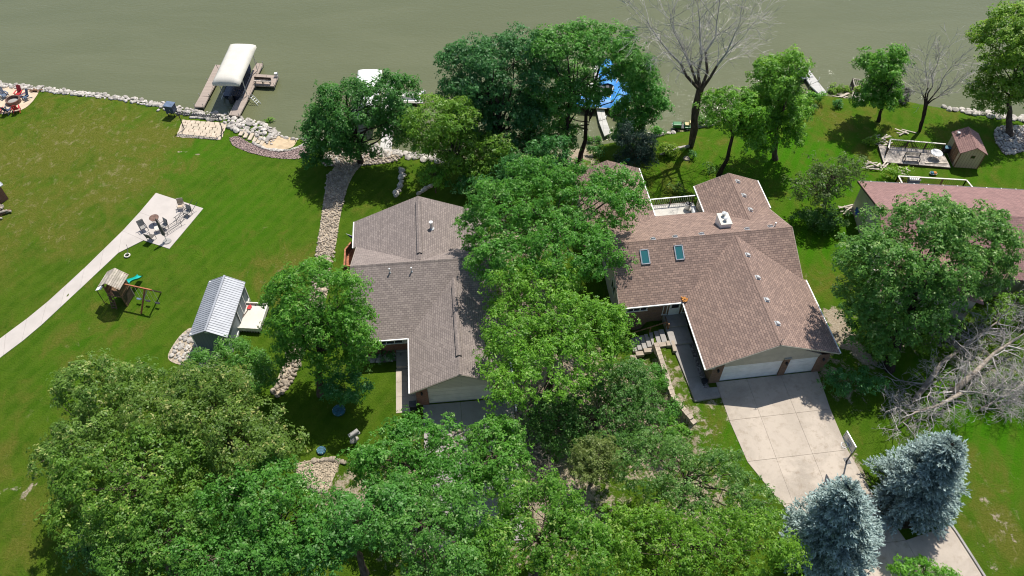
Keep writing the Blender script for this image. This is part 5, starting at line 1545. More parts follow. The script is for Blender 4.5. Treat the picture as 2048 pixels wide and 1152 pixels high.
# ------------------------------------------------------------------ docks, boats and lifts
DZ = WZ + .48
def dock_poly(root, px, name="dock_section", mat="dock_tread", z=DZ, th=.14):
    P = [W(x,y,z) for x,y in px]; o = root.location
    return MB().prism([(p.x-o.x,p.y-o.y) for p in P], z-th-o.z, z-o.z).build(name, mat, root, uv=True)
def dock_posts(root, px, z=DZ, hgt=.35, mat="metal_grey"):
    o = root.location
    for x, y in px:
        p = W(x,y,z); MB().tube([(p.x-o.x,p.y-o.y,WZ-1.5-o.z),(p.x-o.x,p.y-o.y,z+hgt-o.z)],.035,8).build("post", mat, root)
cq = lambda x, y: (320+x*.1693, 70+y*.1693)
p0 = W(*cq(455,780), WZ)
dL = thing("dock", "straight brown dock without a bench beside the cream boat canopy", "dock", p0)
dock_poly(dL, [cq(400,845),cq(515,850),cq(578,728),cq(470,722)]); dock_poly(dL, [cq(471,719),cq(579,724),cq(720,460),cq(665,350),cq(655,350)])
dock_poly(dL, [cq(660,352),cq(715,458),cq(770,352)])
dock_posts(dL, [cq(410,838),cq(510,842),cq(468,720),cq(582,722),cq(560,540),cq(640,590)])
p0 = W(*cq(880,900), WZ)
dR = thing("dock", "brown cross-shaped dock with a bench beside the cream boat canopy", "dock", p0)
dock_poly(dR, [cq(810,945),cq(935,955),cq(1045,745),cq(915,740)]); dock_poly(dR, [cq(916,737),cq(1046,742),cq(1122,592),cq(1105,455),cq(1070,455)])
dock_poly(dR, [cq(1072,452),cq(1160,456),cq(1218,338),cq(1140,330)]); dock_poly(dR, [cq(1108,456),cq(1400,480),cq(1350,606),cq(1125,594)])
dock_posts(dR, [cq(815,938),cq(930,950),cq(1050,740),cq(1215,340),cq(1395,485),cq(1350,600),cq(1120,592),cq(1145,335)])
o = dR.location
bn = thing("dock_bench", "low grey bench on the edge of the cross-shaped dock", "bench", W(*cq(1220,575), DZ), math.radians(-6))
MB().box((0,0,.42),(2.0,.38,.06)).build("seat", "wood_grey", bn); MB().box((0,.2,.62),(2.0,.05,.3)).build("backrest", "wood_dark", bn)
for x in (-.9,0,.9): MB().box((x,0,.2),(.08,.32,.4)).build("leg", "wood_grey", bn)
ld = thing("swim_ladder", "pale metal swim ladder on the side of the cross-shaped dock", "ladder", W(*cq(1062,740), DZ), math.radians(-32))
for y in (-.22,.22): MB().tube([(0,y,.25),(.35,y,.35),(1.35,y,-.42)],.03,6).build("rail", "metal_pale", ld)
for i in range(4): MB().tube([(.45+i*.22,-.22,.26-i*.17),(.45+i*.22,.22,.26-i*.17)],.025,6).build("rung", "metal_pale", ld)
wn_ = thing("lift_winch", "white winch box on the tip of the cross-shaped dock", "winch", W(*cq(1375,490), DZ), 0)
MB().box((0,0,.25),(.35,.3,.5)).build("housing", "hull_white", wn_, bevel=.03); MB().ring((.2,0,.35),.22,.02,16,5,tilt=Matrix.Rotation(math.pi/2,3,'Y')).build("wheel", "metal_pale", wn_)

def boat_canopy(label, corners, zc, mat, name="boat_lift"):
    P = [W(x,y,zc) for x,y in corners]            # near-left, far-left, far-right, near-right
    c = sum(P, Vector())/4; c.z = WZ
    ax = ((P[1]-P[0])+(P[2]-P[3]))/2; L = ax.length; wv_ = ((P[3]-P[0])+(P[2]-P[1]))/2; wd_ = wv_.length
    ang = math.atan2(ax.y, ax.x) - math.pi/2
    root = thing(name, label, "boat lift", c, ang)
    m = MB(); nx_, ny_ = 10, 12; zt = zc - WZ
    for j in range(ny_+1):
        v = j/ny_
        for i in range(nx_+1):
            u = i/nx_
            e = min(1, min(v, 1-v)/.06); e = math.sin(e*math.pi/2)
            arch = .42*(1-(2*u-1)**4)*(.35+.65*e)
            m.v.append(((u-.5)*wd_, (v-.5)*L, zt - .1 + arch))
    for j in range(ny_):
        for i in range(nx_):
            k = j*(nx_+1)+i; m.f.append((k,k+1,k+nx_+2,k+nx_+1))
    b = len(m.v)
    ring_ = [i for i in range(nx_+1)] + [j*(nx_+1)+nx_ for j in range(1,ny_+1)] + [ny_*(nx_+1)+i for i in range(nx_-1,-1,-1)] + [j*(nx_+1) for j in range(ny_-1,0,-1)]
    for k in ring_:
        x, y, z = m.v[k]; m.v.append((x*1.01, y*1.01, zt-.42))
    n = len(ring_)
    for i in range(n):
        m.f.append((ring_[i], ring_[(i+1)%n], b+(i+1)%n, b+i))
    m.build("canopy", mat, root, smooth=True)
    for sx in (-1,1):
        for sy in (-1,1): MB().tube([(sx*wd_*.47,sy*L*.32,-1.5),(sx*wd_*.47,sy*L*.32,zt-.15)],.05,8).build("post", "metal_pale", root)
        MB().tube([(sx*wd_*.47,-L*.4,.35),(sx*wd_*.47,L*.4,.35)],.06,8).build("side_beam", "metal_pale", root)
    for sy in (-1,1): MB().tube([(-wd_*.47,sy*L*.3,.05),(wd_*.47,sy*L*.3,.05)],.06,8).build("cradle_beam", "metal_grey", root)
    return root, c, ang, L, wd_
rt, c, ang, L, wd_ = boat_canopy("boat lift with long cream canopy between two brown docks", [cq(615,545),cq(835,95),cq(1120,120),cq(925,580)], 1.0, "canvas_cream")
def speedboat(label, c, ang, L, B, hull, deck, z=.3, cover=None, name="speedboat"):
    root = thing(name, label, "boat", (c[0],c[1],WZ), ang)
    st_ = [(-.5,.82,.0),(-.3,1,.0),(0,1,.0),(.25,.86,.02),(.4,.55,.10),(.5,.06,.22)]
    m = MB(); k = 7
    for (t, w, dz) in st_:
        for i in range(k):
            a = i/(k-1)*2-1
            m.v.append((a*B/2*w, t*L, z + dz + .75*abs(a)**2.2 - .0 if True else 0))
    for j in range(len(st_)-1):
        for i in range(k-1): m.f.append((j*k+i, j*k+i+1, (j+1)*k+i+1, (j+1)*k+i))
    m.f.append(tuple(range(k)))
    m.build("hull", hull, root, smooth=True, recalc=True)
    d = MB(); top = []
    for (t, w, dz) in st_: top.append((t*L, w*B/2*.98, z+dz+.74))
    for (y, w, zz) in top: d.v += [(-w,y,zz),(-w*.5,y,zz+(.30 if cover else .04)),(0,y,zz+(.42 if cover else .06)),(w*.5,y,zz+(.30 if cover else .04)),(w,y,zz)]
    for j in range(len(top)-1):
        for i in range(4): d.f.append((j*5+i,j*5+i+1,(j+1)*5+i+1,(j+1)*5+i))
    d.build("cover" if cover else "deck", cover or deck, root, smooth=True)
    MB().box((0,-.56*L,z+.55),(.4,.5,.8)).build("motor", "metal_black", root, bevel=.05)
    MB().tube([(-B*.5,-.42*L,z+.72),(-B*.5,.25*L,z+.76)],.05,6).build("gunwale", deck, root)
    MB().tube([(B*.5,-.42*L,z+.72),(B*.5,.25*L,z+.76)],.05,6).build("gunwale", deck, root)
    return root
speedboat("dark navy boat hanging under the long cream canopy", (c.x,c.y), ang, 6.6, 2.3, "hull_navy", "hull_navy", .25)

# white dock and canopy behind the dark two-trunked tree
p0 = W(770,300,WZ)
d2 = thing("dock", "white plank dock behind the dark two-trunked tree", "dock", p0)
z2 = WZ+.5
for a in [[(759,318),(781,318),(783,297),(760,297)],[(760,296),(783,296),(786,262),(764,262)],[(764,261),(786,261),(789,226),(767,226)],[(767,225),(789,225),(792,190),(770,190)],
          [(790,204),(846,206),(848,184),(792,184)],[(770,189),(792,189),(795,160),(774,160)]]: dock_poly(d2, a, "dock_section", "dock_white", z2)
dock_posts(d2, [(761,300),(782,297),(786,262),(765,262),(846,206),(848,184),(792,184)], z2, .3, "trim_white")
b2 = thing("dock_bench", "white bench along the arm of the white dock", "bench", W(815,206,z2), math.radians(-2))
MB().box((0,0,.42),(2.2,.4,.06)).build("seat", "trim_white", b2); MB().box((0,.2,.65),(2.2,.05,.35)).build("backrest", "trim_white", b2)
for x in (-1,0,1): MB().box((x,0,.2),(.08,.32,.4)).build("leg", "trim_white", b2)
w2 = thing("lift_winch", "white winch wheel at the end of the white dock", "winch", W(846,192,z2), 0)
MB().box((0,0,.3),(.3,.3,.6)).build("housing", "hull_white", w2, bevel=.03); MB().ring((.2,0,.6),.22,.03,16,5,tilt=Matrix.Rotation(math.pi/2,3,'X')).build("wheel", "hull_white", w2)
rt2, c2_, ang2, *_ = boat_canopy("boat lift with white canopy showing above the dark two-trunked tree", [(703,212),(716,139),(763,139),(752,215)], 1.0, "canvas_white")

# boats under the shore trees
p0 = W(1205,255,WZ)
d3 = thing("dock", "narrow pale dock among the blue covered boats", "dock", p0)
for a in [[(1209,272),(1222,266),(1212,238),(1198,243)],[(1198,242),(1212,237),(1205,200),(1190,204)],[(1160,190),(1206,192),(1204,166),(1160,166)],[(1190,165),(1204,165),(1200,130),(1187,130)]]: dock_poly(d3, a, "dock_section", "dock_white", DZ)
dock_posts(d3, [(1200,240),(1213,236),(1160,190),(1160,166),(1188,132)])
pb = W(1243,190,WZ+.6); speedboat("blue tarpaulin-covered boat between the narrow pale dock and the willow", (pb.x,pb.y), math.radians(-14), 6.0, 2.3, "hull_white", "hull_white", .1, "tarp_blue", "covered_boat")
pb = W(1180,206,WZ+.6); speedboat("blue tarpaulin-covered boat moored crosswise below the dock's side arm", (pb.x,pb.y), math.radians(84), 4.6, 2.2, "hull_white", "hull_white", .1, "tarp_blue", "covered_boat")
pb = W(1215,150,WZ+.6); speedboat("blue tarpaulin-covered boat at the lakeward end of the narrow pale dock", (pb.x,pb.y), math.radians(-5), 5.0, 2.2, "hull_white", "hull_white", .1, "tarp_blue", "covered_boat")
kq = G(1268,322)
ky = thing("kayak", "teal kayak half hidden under the bristly juniper", "kayak", (kq.x,kq.y,kq.z), math.radians(-75))
m = MB(); k = 8; st_ = [(-1.6,.03),(-1.2,.24),(-.5,.36),(.5,.36),(1.2,.24),(1.6,.03)]
for y, r_ in st_:
    for i in range(k): a = i/k*6.283; m.v.append((math.cos(a)*r_, y, .2+math.sin(a)*r_*.5))
for j in range(5):
    for i in range(k): m.f.append((j*k+i, j*k+(i+1)%k, (j+1)*k+(i+1)%k, (j+1)*k+i))
m.build("hull", "plastic_teal", ky, smooth=True); MB().ring((0,0,.38),.28,.03,14,5).build("cockpit_rim", "rubber", ky)

# pale straight dock at the right
p0 = W(1640,185,WZ)
d4 = thing("dock", "long pale straight dock running into the lake beside green reeds", "dock", p0)
for a in [[(1643,192),(1653,184),(1636,163),(1620,170)],[(1620,169),(1636,162),(1619,140),(1605,146)],[(1605,145),(1619,139),(1600,114),(1594,117)]]: dock_poly(d4, a, "dock_section", "dock_white", DZ)
dock_posts(d4, [(1643,190),(1653,183),(1637,162),(1619,138),(1604,145),(1620,170),(1597,115)], DZ, .55, "metal_pale")
sp_ = thing("small_lift_frame", "dark frame with pale arms moored beside the straight dock", "boat lift", W(1602,155,WZ), math.radians(20))
MB().box((0,0,.35),(1.0,2.0,.25)).build("platform", "hull_navy", sp_, bevel=.05)
for y in (-.9,0,.9): MB().tube([(-.6,y,.55),(.9,y,.6)],.04,6).build("arm", "metal_pale", sp_)
# weathered platform
pq = G(1722,190)
wpz = thing("lake_platform", "weathered dark timber platform with railing at the water behind the twin-trunked tree", "platform", (pq.x,pq.y,pq.z), math.radians(-8))
for i in range(13): MB().box((-.05,-1.1+i*.18,.50),(2.5,.155,.05)).build("board", "wood_grey", wpz)
for x, y in ((-1.2,-1.1),(1.2,-1.1),(-1.2,1.1),(1.2,1.1),(0,1.1)): MB().box((x,y,.4),(.12,.12,2.0)).build("post", "wood_dark", wpz)
MB().bar((-1.2,-.2,1.35),(-1.2,1.1,1.35),.10,.06).bar((-1.2,1.1,1.35),(1.2,1.1,1.35),.10,.06).build("rail", "wood_grey", wpz)
MB().box((-1.2,.5,.95),(.04,1.2,.7)).build("side_panel", "wood_dark", wpz)
for i in range(9): MB().box((-1.0+i*.25,1.1,.92),(.05,.04,.75)).build("baluster", "wood_dark", wpz)
sl_ = G(1720,201); o = MB().box((0,0,.05),(.85,.5,.12)).build("stepping_slab", "concrete_new", None, bevel=.02); o.location = sl_; tag(o, "pale stepping slab in front of the weathered lakeside platform", "slab")

def lumber(label, px, n, size, seed, spread=(.9,.5), mat="wood_pale"):
    g = G(*px); root = thing("lumber_pile", label, "lumber", g); r_ = random.Random(seed)
    for i in range(n):
        o = MB().box((0,0,0),(r_.uniform(.6,1)*size,.14,.045)).build("plank", mat, root)
        o.location = (r_.uniform(-1,1)*spread[0], r_.uniform(-1,1)*spread[1], .05+.035*i); o.rotation_euler = (r_.uniform(-.06,.06), r_.uniform(-.06,.06), r_.uniform(-.9,.9))
lumber("flat pallet of pale planks on the shore grass beside the reeds", (1685,194), 9, 1.6, 1, (.5,.2))
lumber("scattered pale boards at the deck end away from the brown shed", (1755,284), 14, 1.7, 2)
lumber("heap of splintered pale boards in front of the weathered shed deck", (1752,336), 12, 1.8, 3)
lumber("few loose boards on the lawn beside the small leafless tree", (1812,266), 5, 1.6, 4, (.6,.4))
lumber("white board scraps beside the white railing behind the pink roof", (1808,344), 5, 1.3, 5, (.3,.5))
lumber("stack of pale boards against the wall of the pink-roofed house", (1697,424), 10, 1.8, 6, (.3,.6))

# shed deck with rails
dz_ = h(43,63.5) + .28
dkp = [W(1757,291,dz_), W(1767,324,dz_), W(1902,335,dz_), W(1884,302,dz_)]
sdk = thing("weathered_deck", "weathered grey plank deck with white-capped railing beside the brown shed", "deck", (dkp[0].x,dkp[0].y,0))
o = sdk.location
a, b, c3, d3_ = [Vector((p.x-o.x,p.y-o.y,0)) for p in dkp]
nb = 26
for i in range(nb):
    f0, f1 = i/nb, (i+.93)/nb
    P = [a.lerp(b,f0), a.lerp(b,f1), d3_.lerp(c3,f1), d3_.lerp(c3,f0)]
    MB().prism([(p.x,p.y) for p in P], dz_-.05, dz_+random.Random(i).uniform(0,.012)).build("board", "wood_grey", sdk)
MB().prism([(p.x,p.y) for p in (a,b,c3,d3_)], dz_-.3, dz_-.06).build("frame", "wood_dark", sdk)
def railing(root, pts, z, hgt=.95, cap="rail_white", bal="wood_dark", step=.19, posts=4):
    for p, q in zip(pts[:-1], pts[1:]):
        p = Vector(p); q = Vector(q); L = (q-p).length
        MB().bar((p.x,p.y,z+hgt),(q.x,q.y,z+hgt),.14,.05).build("rail_cap", cap, root)
        MB().bar((p.x,p.y,z+.14),(q.x,q.y,z+.14),.05,.05).build("lower_rail", bal, root)
        n = max(1, round(L/2.2))
        for i in range(n+1):
            e = p.lerp(q, i/n); MB().box((e.x,e.y,z+hgt/2-.06),(.10,.10,hgt+.05)).build("post", bal, root)
        n = int(L/step)
        for i in range(1, n):
            e = p.lerp(q, i/n); MB().box((e.x,e.y,z+hgt/2+.05),(.035,.035,hgt-.2)).build("baluster", bal, root)
e1 = a.lerp(d3_, .16)*1; railing(sdk, [b.lerp(c3,.02)*.55 + a.lerp(d3_,.12)*.45, a.lerp(d3_,.14), d3_], dz_)
bw = thing("garden_bench", "slatted grey bench on the weathered shed deck", "bench", W(1822,322,dz_), math.radians(-4))
for i in range(4): MB().box((0,-.2+i*.13,.43),(1.6,.10,.04)).build("seat_slat", "wood_grey", bw)
for i in range(3): MB().box((0,.28,.6+i*.14),(1.6,.03,.10)).build("back_slat", "wood_grey", bw)
for x in (-.75,.75):
    MB().box((x,-.18,.22),(.07,.07,.44)).build("leg", "wood_dark", bw); MB().box((x,.28,.46),(.07,.07,.92)).build("leg", "wood_dark", bw); MB().box((x,.04,.62),(.08,.5,.05)).build("armrest", "wood_grey", bw)
tb = thing("round_table", "white round table on the weathered shed deck", "table", W(1868,316,dz_), 0)
MB().cyl((0,0,.70),.60,.04,24).build("tabletop", "hull_white", tb)
for i in range(4): a_ = i*math.pi/2+.6; MB().tube([(math.cos(a_)*.45,math.sin(a_)*.45,0),(math.cos(a_)*.3,math.sin(a_)*.3,.7)],.025,6).build("leg", "hull_white", tb)
cb = thing("storage_bin", "pale teal lidded bin at the shed end of the weathered deck", "bin", W(1891,304,dz_), 0)
MB().box((0,0,.3),(.6,.45,.6)).build("body", "metal_black", cb, bevel=.03); MB().box((0,0,.64),(.66,.5,.08)).build("lid", "lid_teal", cb, bevel=.02)
pl_ = thing("garden_plank", "long pale plank along the front edge of the weathered deck", "plank", W(1872,327,dz_), math.radians(-1))
MB().box((0,0,.06),(2.3,.16,.10)).build("board", "wood_pale", pl_)
# railing behind the pink-roofed house
rz = h(40,60)+1.0
P = [W(1797,352,rz+.95), W(1933,360,rz+.95)]
rr3 = thing("rear_deck", "deck with white-capped railing along the back of the pink-roofed house", "deck", (P[0].x,P[0].y,0))
o = rr3.location; q0 = Vector((0,0,0)); q1 = Vector((P[1].x-o.x,P[1].y-o.y,0)); back = Vector((.10,-2.3,0))
railing(rr3, [q0+back, q0, q1, q1+back+Vector((.4,0,0))], rz, bal="wood_brown")
MB().prism([(q0.x,q0.y),(q1.x,q1.y),((q1+back).x,(q1+back).y),((q0+back).x,(q0+back).y)], rz-.15, rz).build("deck_floor", "plank_weather", rr3, uv=True)
cl = thing("cooler", "pale blue cooler hanging on the white-capped rear railing", "cooler", W(1830,358,rz+.6), math.radians(-3))
MB().box((0,.05,-.3),(1.05,.5,.55)).build("body", "plastic_bluegrey", cl, bevel=.04); MB().box((0,.05,.02),(1.1,.55,.12)).build("lid", "canvas_white", cl, bevel=.03)

# ------------------------------------------------------------------ play set, patio, fire pit
ps = thing("play_set", "wooden playhouse tower with grey plank roof, teal slide and swing beam", "play set", (-34.35,44.2,h(-34.35,44.2)), math.radians(-8.7))
for x in (-.6,.6):
    for y in (-.65,.65): MB().box((x,y,1.4),(.11,.11,2.9)).build("post", "wood_brown", ps)
MB().box((0,0,1.35),(1.4,1.5,.08)).build("platform", "wood_brown", ps)
for k in range(5):
    for x in (-.66,.66): MB().box((x,0,1.5+k*.15),(.04,1.35,.12)).build("side_board", "wood_brown", ps)
for (c_, s_) in [((.63,0,.68),(.05,1.35,1.2)),((0,.68,.68),(1.25,.05,1.2)),((.30,-.70,1.75),(.55,.04,.6))]: MB().box(c_, s_).build("side_panel", "wood_dark", ps)
for sx in (-1,1):
    for i in range(7):
        f0 = (i+.06)/7; f1 = (i+.90)/7
        P = [(sx*1.02*f, 3.32-.72*f) for f in (f0, f1)]
        m = MB(); m.add([(P[0][0],-.88,P[0][1]),(P[1][0],-.88,P[1][1]),(P[1][0],.88,P[1][1]),(P[0][0],.88,P[0][1]),(P[0][0],-.88,P[0][1]-.03),(P[1][0],-.88,P[1][1]-.03),(P[1][0],.88,P[1][1]-.03),(P[0][0],.88,P[0][1]-.03)],[(0,1,2,3),(7,6,5,4),(0,4,5,1),(1,5,6,2),(2,6,7,3),(3,7,4,0)])
        m.build("roof_board", "wood_pale", ps)
for sy in (-1,1): MB().bar((-1.0,sy*.8,2.58),(0,sy*.8,3.26),.05,.07).bar((0,sy*.8,3.26),(1.0,sy*.8,2.58),.05,.07).build("rafter", "wood_brown", ps)
m = MB()
for i in range(9):
    t = i/8; y = .70 + 1.9*t; z = 1.42 - 1.2*t + .12*t*t + .10*math.sin(t*6.0); x = .42
    m.v += [(x-.26,y,z+.20),(x-.20,y,z),(x+.20,y,z),(x+.26,y,z+.20)]
for i in range(8):
    for k in range(3): m.f.append((i*4+k,i*4+k+1,(i+1)*4+k+1,(i+1)*4+k))
m.build("slide", "plastic_teal", ps, smooth=True)
MB().tube([(.1,.72,1.55),(.42,.78,1.75),(.74,.72,1.55)],.05,6).build("slide_hood", "plastic_teal", ps)
for x in (-.22,.22): MB().bar((x-.35,-.72,1.4),(x-.35,-1.15,0),.07,.05).build("ladder_rail", "wood_brown", ps)
for i in range(5): MB().box((-.35,-.77-.085*i,1.2-i*.25),(.44,.08,.04)).build("ladder_rung", "wood_brown", ps)
MB().bar((-.85,-.35,2.25),(-1.5,-.35,1.95),.9,.03).build("awning", "canvas_white", ps)
for y in (-.75,.05): MB().tube([(-1.42,y,1.95),(-1.42,y,0)],.03,6).build("awning_post", "wood_dark", ps)
_ca, _sa = math.cos(math.radians(8.7)), math.sin(math.radians(8.7))
def pl(x, y, z): return (x*_ca - y*_sa, x*_sa + y*_ca, z)
MB().bar(pl(.75,-.1,2.3), pl(3.45,-.8,2.3), .10, .14).build("swing_beam", "wood_cedar", ps)
MB().bar(pl(2.8,-.62,2.3), pl(1.95,-1.6,0), .11, .11).build("swing_leg", "wood_cedar", ps)
MB().bar(pl(3.35,-.78,2.3), pl(3.0,.85,0), .10, .10).build("swing_leg", "wood_dark", ps)
MB().bar(pl(3.0,-.7,2.25), pl(2.35,-1.1,1.05), .07, .07).build("brace", "wood_pale", ps)
for k, f in enumerate((.30,.62,.95)):
    x, y = .75+2.7*f, -.1-.7*f
    q = pl(x, y, .5)
    sw_ = MB().box(q, (.42,.18,.05), -.1).build("swing_seat", "metal_black" if k else "plastic_bluegrey", ps)
    for dx in (-.19,.19):
        a_, b_ = pl(x+dx, y, 2.26), pl(x+dx, y, .52); MB().tube([a_, b_], .012, 4).build("rope", "rail_white", sw_)
tr = G(255,512)
tre = thing("lawn_sprinkler", "small white wheel-like sprinkler lying on the lawn by the path", "sprinkler", tr)
MB().ring((0,0,.1),.24,.06,18,6).build("ring", "rail_white", tre); MB().cyl((0,0,0),.08,.16,8).build("hub", "metal_black", tre); MB().tube([(0,.1,.15),(-.05,.6,.35),(-.05,.75,.75)],.02,5).build("riser", "iron_dark", tre)

def patio_chair(label, px, rot, mat="iron_dark", seat="canvas_grey", group=None):
    g = G(*px, .04); root = thing("patio_chair", label, "chair", g, math.radians(rot), group)
    MB().box((0,0,.42),(.54,.52,.04)).build("seat", seat, root)
    MB().box((0,.30,.74),(.52,.03,.56), 0, -.18).build("backrest", seat, root)
    for x in (-.29,.29):
        MB().tube([(x,-.28,.0),(x,-.28,.62),(x,.26,.64)],.026,6).build("arm_frame", mat, root)
        MB().tube([(x,.22,.0),(x,.26,.42),(x,.38,1.04)],.026,6).build("back_leg", mat, root)
    MB().tube([(-.29,.38,1.04),(.29,.38,1.04)],.026,6).build("top_rail", mat, root); MB().tube([(-.29,-.28,.40),(.29,-.28,.40)],.022,6).build("front_rail", mat, root)
    return root
patio_chair("sling patio chair alone on the footpath side of the concrete patio", (289,460), 40, seat="canvas_grey")
patio_chair("pale sling patio chair at the lakeward edge of the concrete patio", (364,417), 10, mat="wood_grey", seat="sand_pale")
patio_chair("dark framed patio chair next to the pale sling chair", (377,430), -25, seat="canvas_grey")
patio_chair("sling chair beside the small table on the patio", (330,457), -35, seat="canvas_grey")
patio_chair("dark patio chair at the near edge of the patio", (304,479), 160, seat="canvas_taupe")
lg = G(352,453,.04)
lo_ = thing("chaise_lounge", "long black-framed lounge between the parasol and the second lounge", "lounge", lg, math.radians(-37))
for x in (-.34,.34): MB().tube([(x,-1.4,.32),(x,.5,.32),(x,1.2,.75)],.026,6).build("side_rail", "iron_dark", lo_)
for i in range(10): MB().tube([(-.34,-1.3+i*.19,.33),(.34,-1.3+i*.19,.33)],.014,5).build("slat", "iron_dark", lo_)
for x in (-.34,.34):
    for y in (-1.2,.4): MB().tube([(x,y,0),(x,y,.32)],.026,6).build("leg", "iron_dark", lo_)
lg = G(362,444,.04)
lo2 = copy_tree(lo_, (lg.x+.35,lg.y+1.2,lg.z), math.radians(-33), "black-framed lounge next to the dark chair at the patio edge")
um = G(334,483,.04)
ut = thing("closed_parasol", "closed dark parasol leaning over a round base on the patio", "parasol", um, 0)
MB().cyl((0,0,0),.42,.10,20,.36).build("base", "canvas_grey", ut, smooth=False)
MB().tube([(0,0,.1),(-.05,.1,1.0),(-.22,.3,2.7)],.03,8).build("pole", "metal_grey", ut)
MB().tube([(-.04,.06,.75),(-.06,.10,.9),(-.13,.18,1.7),(-.21,.29,2.6),(-.23,.31,2.8)],[.06,.17,.15,.09,.02],10).build("canopy", "canvas_taupe", ut)
t1 = G(313,446,.04)
ft = thing("fire_bowl", "round rusty fire bowl on the patio beside the parasol tip", "fire bowl", t1)
MB().tube([(0,0,.55),(0,0,.62),(0,0,.75)],[.18,.40,.46],18).build("bowl", "rust", ft)
for i in range(3): a_ = i*2.1; MB().tube([(math.cos(a_)*.35,math.sin(a_)*.35,0),(math.cos(a_)*.25,math.sin(a_)*.25,.6)],.025,6).build("leg", "iron_dark", ft)
st2 = G(318,462,.04)
stb = thing("side_table", "small square side table in the middle of the patio", "table", st2, .5)
MB().box((0,0,.45),(.55,.55,.03)).build("tabletop", "canvas_cream", stb)
for x in (-.24,.24):
    for y in (-.24,.24): MB().tube([(x,y,0),(x,y,.45)],.018,5).build("leg", "iron_dark", stb)

# fire pit with low slatted armchairs
fpz = .05
def adirondack(label, px, rot, mat):
    g = G(*px, fpz); root = thing("lawn_armchair", label, "chair", g, math.radians(rot), "armchairs round the fire ring")
    for i in range(5): MB().box((-.22+i*.11,.0,.30),(.095,.56,.03), 0, .18).build("seat_slat", mat, root)
    for i in range(5): MB().box((-.22+i*.11,.36,.68+(.06 if i == 2 else .03 if i in (1,3) else 0)),(.095,.03,.82), 0, -.38).build("back_slat", mat, root)
    for x in (-.33,.33):
        MB().box((x,-.02,.52),(.13,.72,.03)).build("armrest", mat, root); MB().box((x,-.27,.25),(.05,.10,.52)).build("front_leg", mat, root); MB().bar((x,-.2,.30),(x,.55,.05),.04,.10).build("back_leg", mat, root)
    return root
adirondack("blue-grey slatted armchair beside the shore stones, apart from the kindling", (11,194), 55, "plastic_bluegrey")
adirondack("red slatted armchair behind the fire ring next to the shore stones", (40,191), -5, "plastic_red")
adirondack("blue-grey slatted armchair nearest the kindling sticks", (53,198), -35, "plastic_bluegrey")
adirondack("red slatted armchair at the lawn edge of the fire pit sand, closest to the ring", (35,222), 200, "plastic_red")
adirondack("dark blue slatted armchair between the two red lawn-side armchairs", (17,225), 170, "plastic_navy")
adirondack("red slatted armchair at the sand edge beyond the dark blue armchair", (1,223), 150, "plastic_red")
fr = thing("fire_ring", "round rusty steel fire ring on the sand among the armchairs", "fire pit", G(28,204,fpz))
m = MB(); n = 22
for i in range(n):
    a_ = 6.283*i/n; m.v += [(math.cos(a_)*r_,math.sin(a_)*r_,z_) for r_, z_ in ((.78,0),(.78,.42),(.66,.42),(.66,0))]
for i in range(n):
    j = (i+1)%n
    for k in range(4): m.f.append((i*4+k,j*4+k,j*4+(k+1)%4,i*4+(k+1)%4))
m.build("ring", "rust", fr); MB().cyl((0,0,.02),.64,.08,18).build("ash", "canvas_grey", fr)
lumber("low pile of kindling sticks at the edge of the fire pit sand", (73,183), 7, 1.1, 9, (.35,.2), "wood_brown")

# arbor frame and equipment cabinet by the shore
az = 2.15
qa = W(354,228,h(-38,71)+az); qb = W(439,236,h(-33,70)+az)
ab = thing("swing_frame", "black steel arbor frame with ribbed top beam over the flagstones", "frame", (qa.x,qa.y,0)); o = ab.location
za = h(qa.x,qa.y); d = Vector((qb.x-qa.x,qb.y-qa.y,0))
for off in (-.12,.12): MB().bar((0,off,za+az),(d.x,d.y+off,za+az),.05,.08).build("beam", "metal_black", ab)
for i in range(27):
    e = d*(i/26); MB().box((e.x,e.y,za+az+.06),(.07,.46,.05), math.atan2(d.y,d.x)).build("rib", "metal_black", ab)
for f in (.03,.97):
    e = d*f; MB().box((e.x,e.y,za+az/2),(.07,.07,az)).build("post", "metal_black", ab); MB().bar((e.x,e.y,za+.8),(e.x,e.y-.9,za+.03),.05,.05).build("foot_brace", "metal_black", ab)
gb = G(346,232)
eb = thing("equipment_cabinet", "dark blue-grey equipment cabinet on legs beside the black arbor frame", "cabinet", gb, math.radians(-12))
MB().box((0,.1,1.05),(.95,.8,.9)).build("body", "plastic_navy", eb, bevel=.03); MB().box((0,.1,1.53),(1.05,.95,.08)).build("lid", "plastic_bluegrey", eb, bevel=.02)
for x in (-.38,.38):
    for y in (-.2,.4): MB().box((x,y,.3),(.07,.07,.6)).build("leg", "metal_black", eb)
MB().tube([(.2,-.34,.9),(.2,-.42,.9),(.2,-.42,1.2)],.015,5).build("handle", "metal_pale", eb)

# ------------------------------------------------------------------ driveway hoop, yard pieces
hb = L2(8.45,-8.15,0.03)
hp = thing("basketball_hoop", "basketball hoop on a bent dark post at the driveway edge", "basketball hoop", hb, A2+math.radians(96))
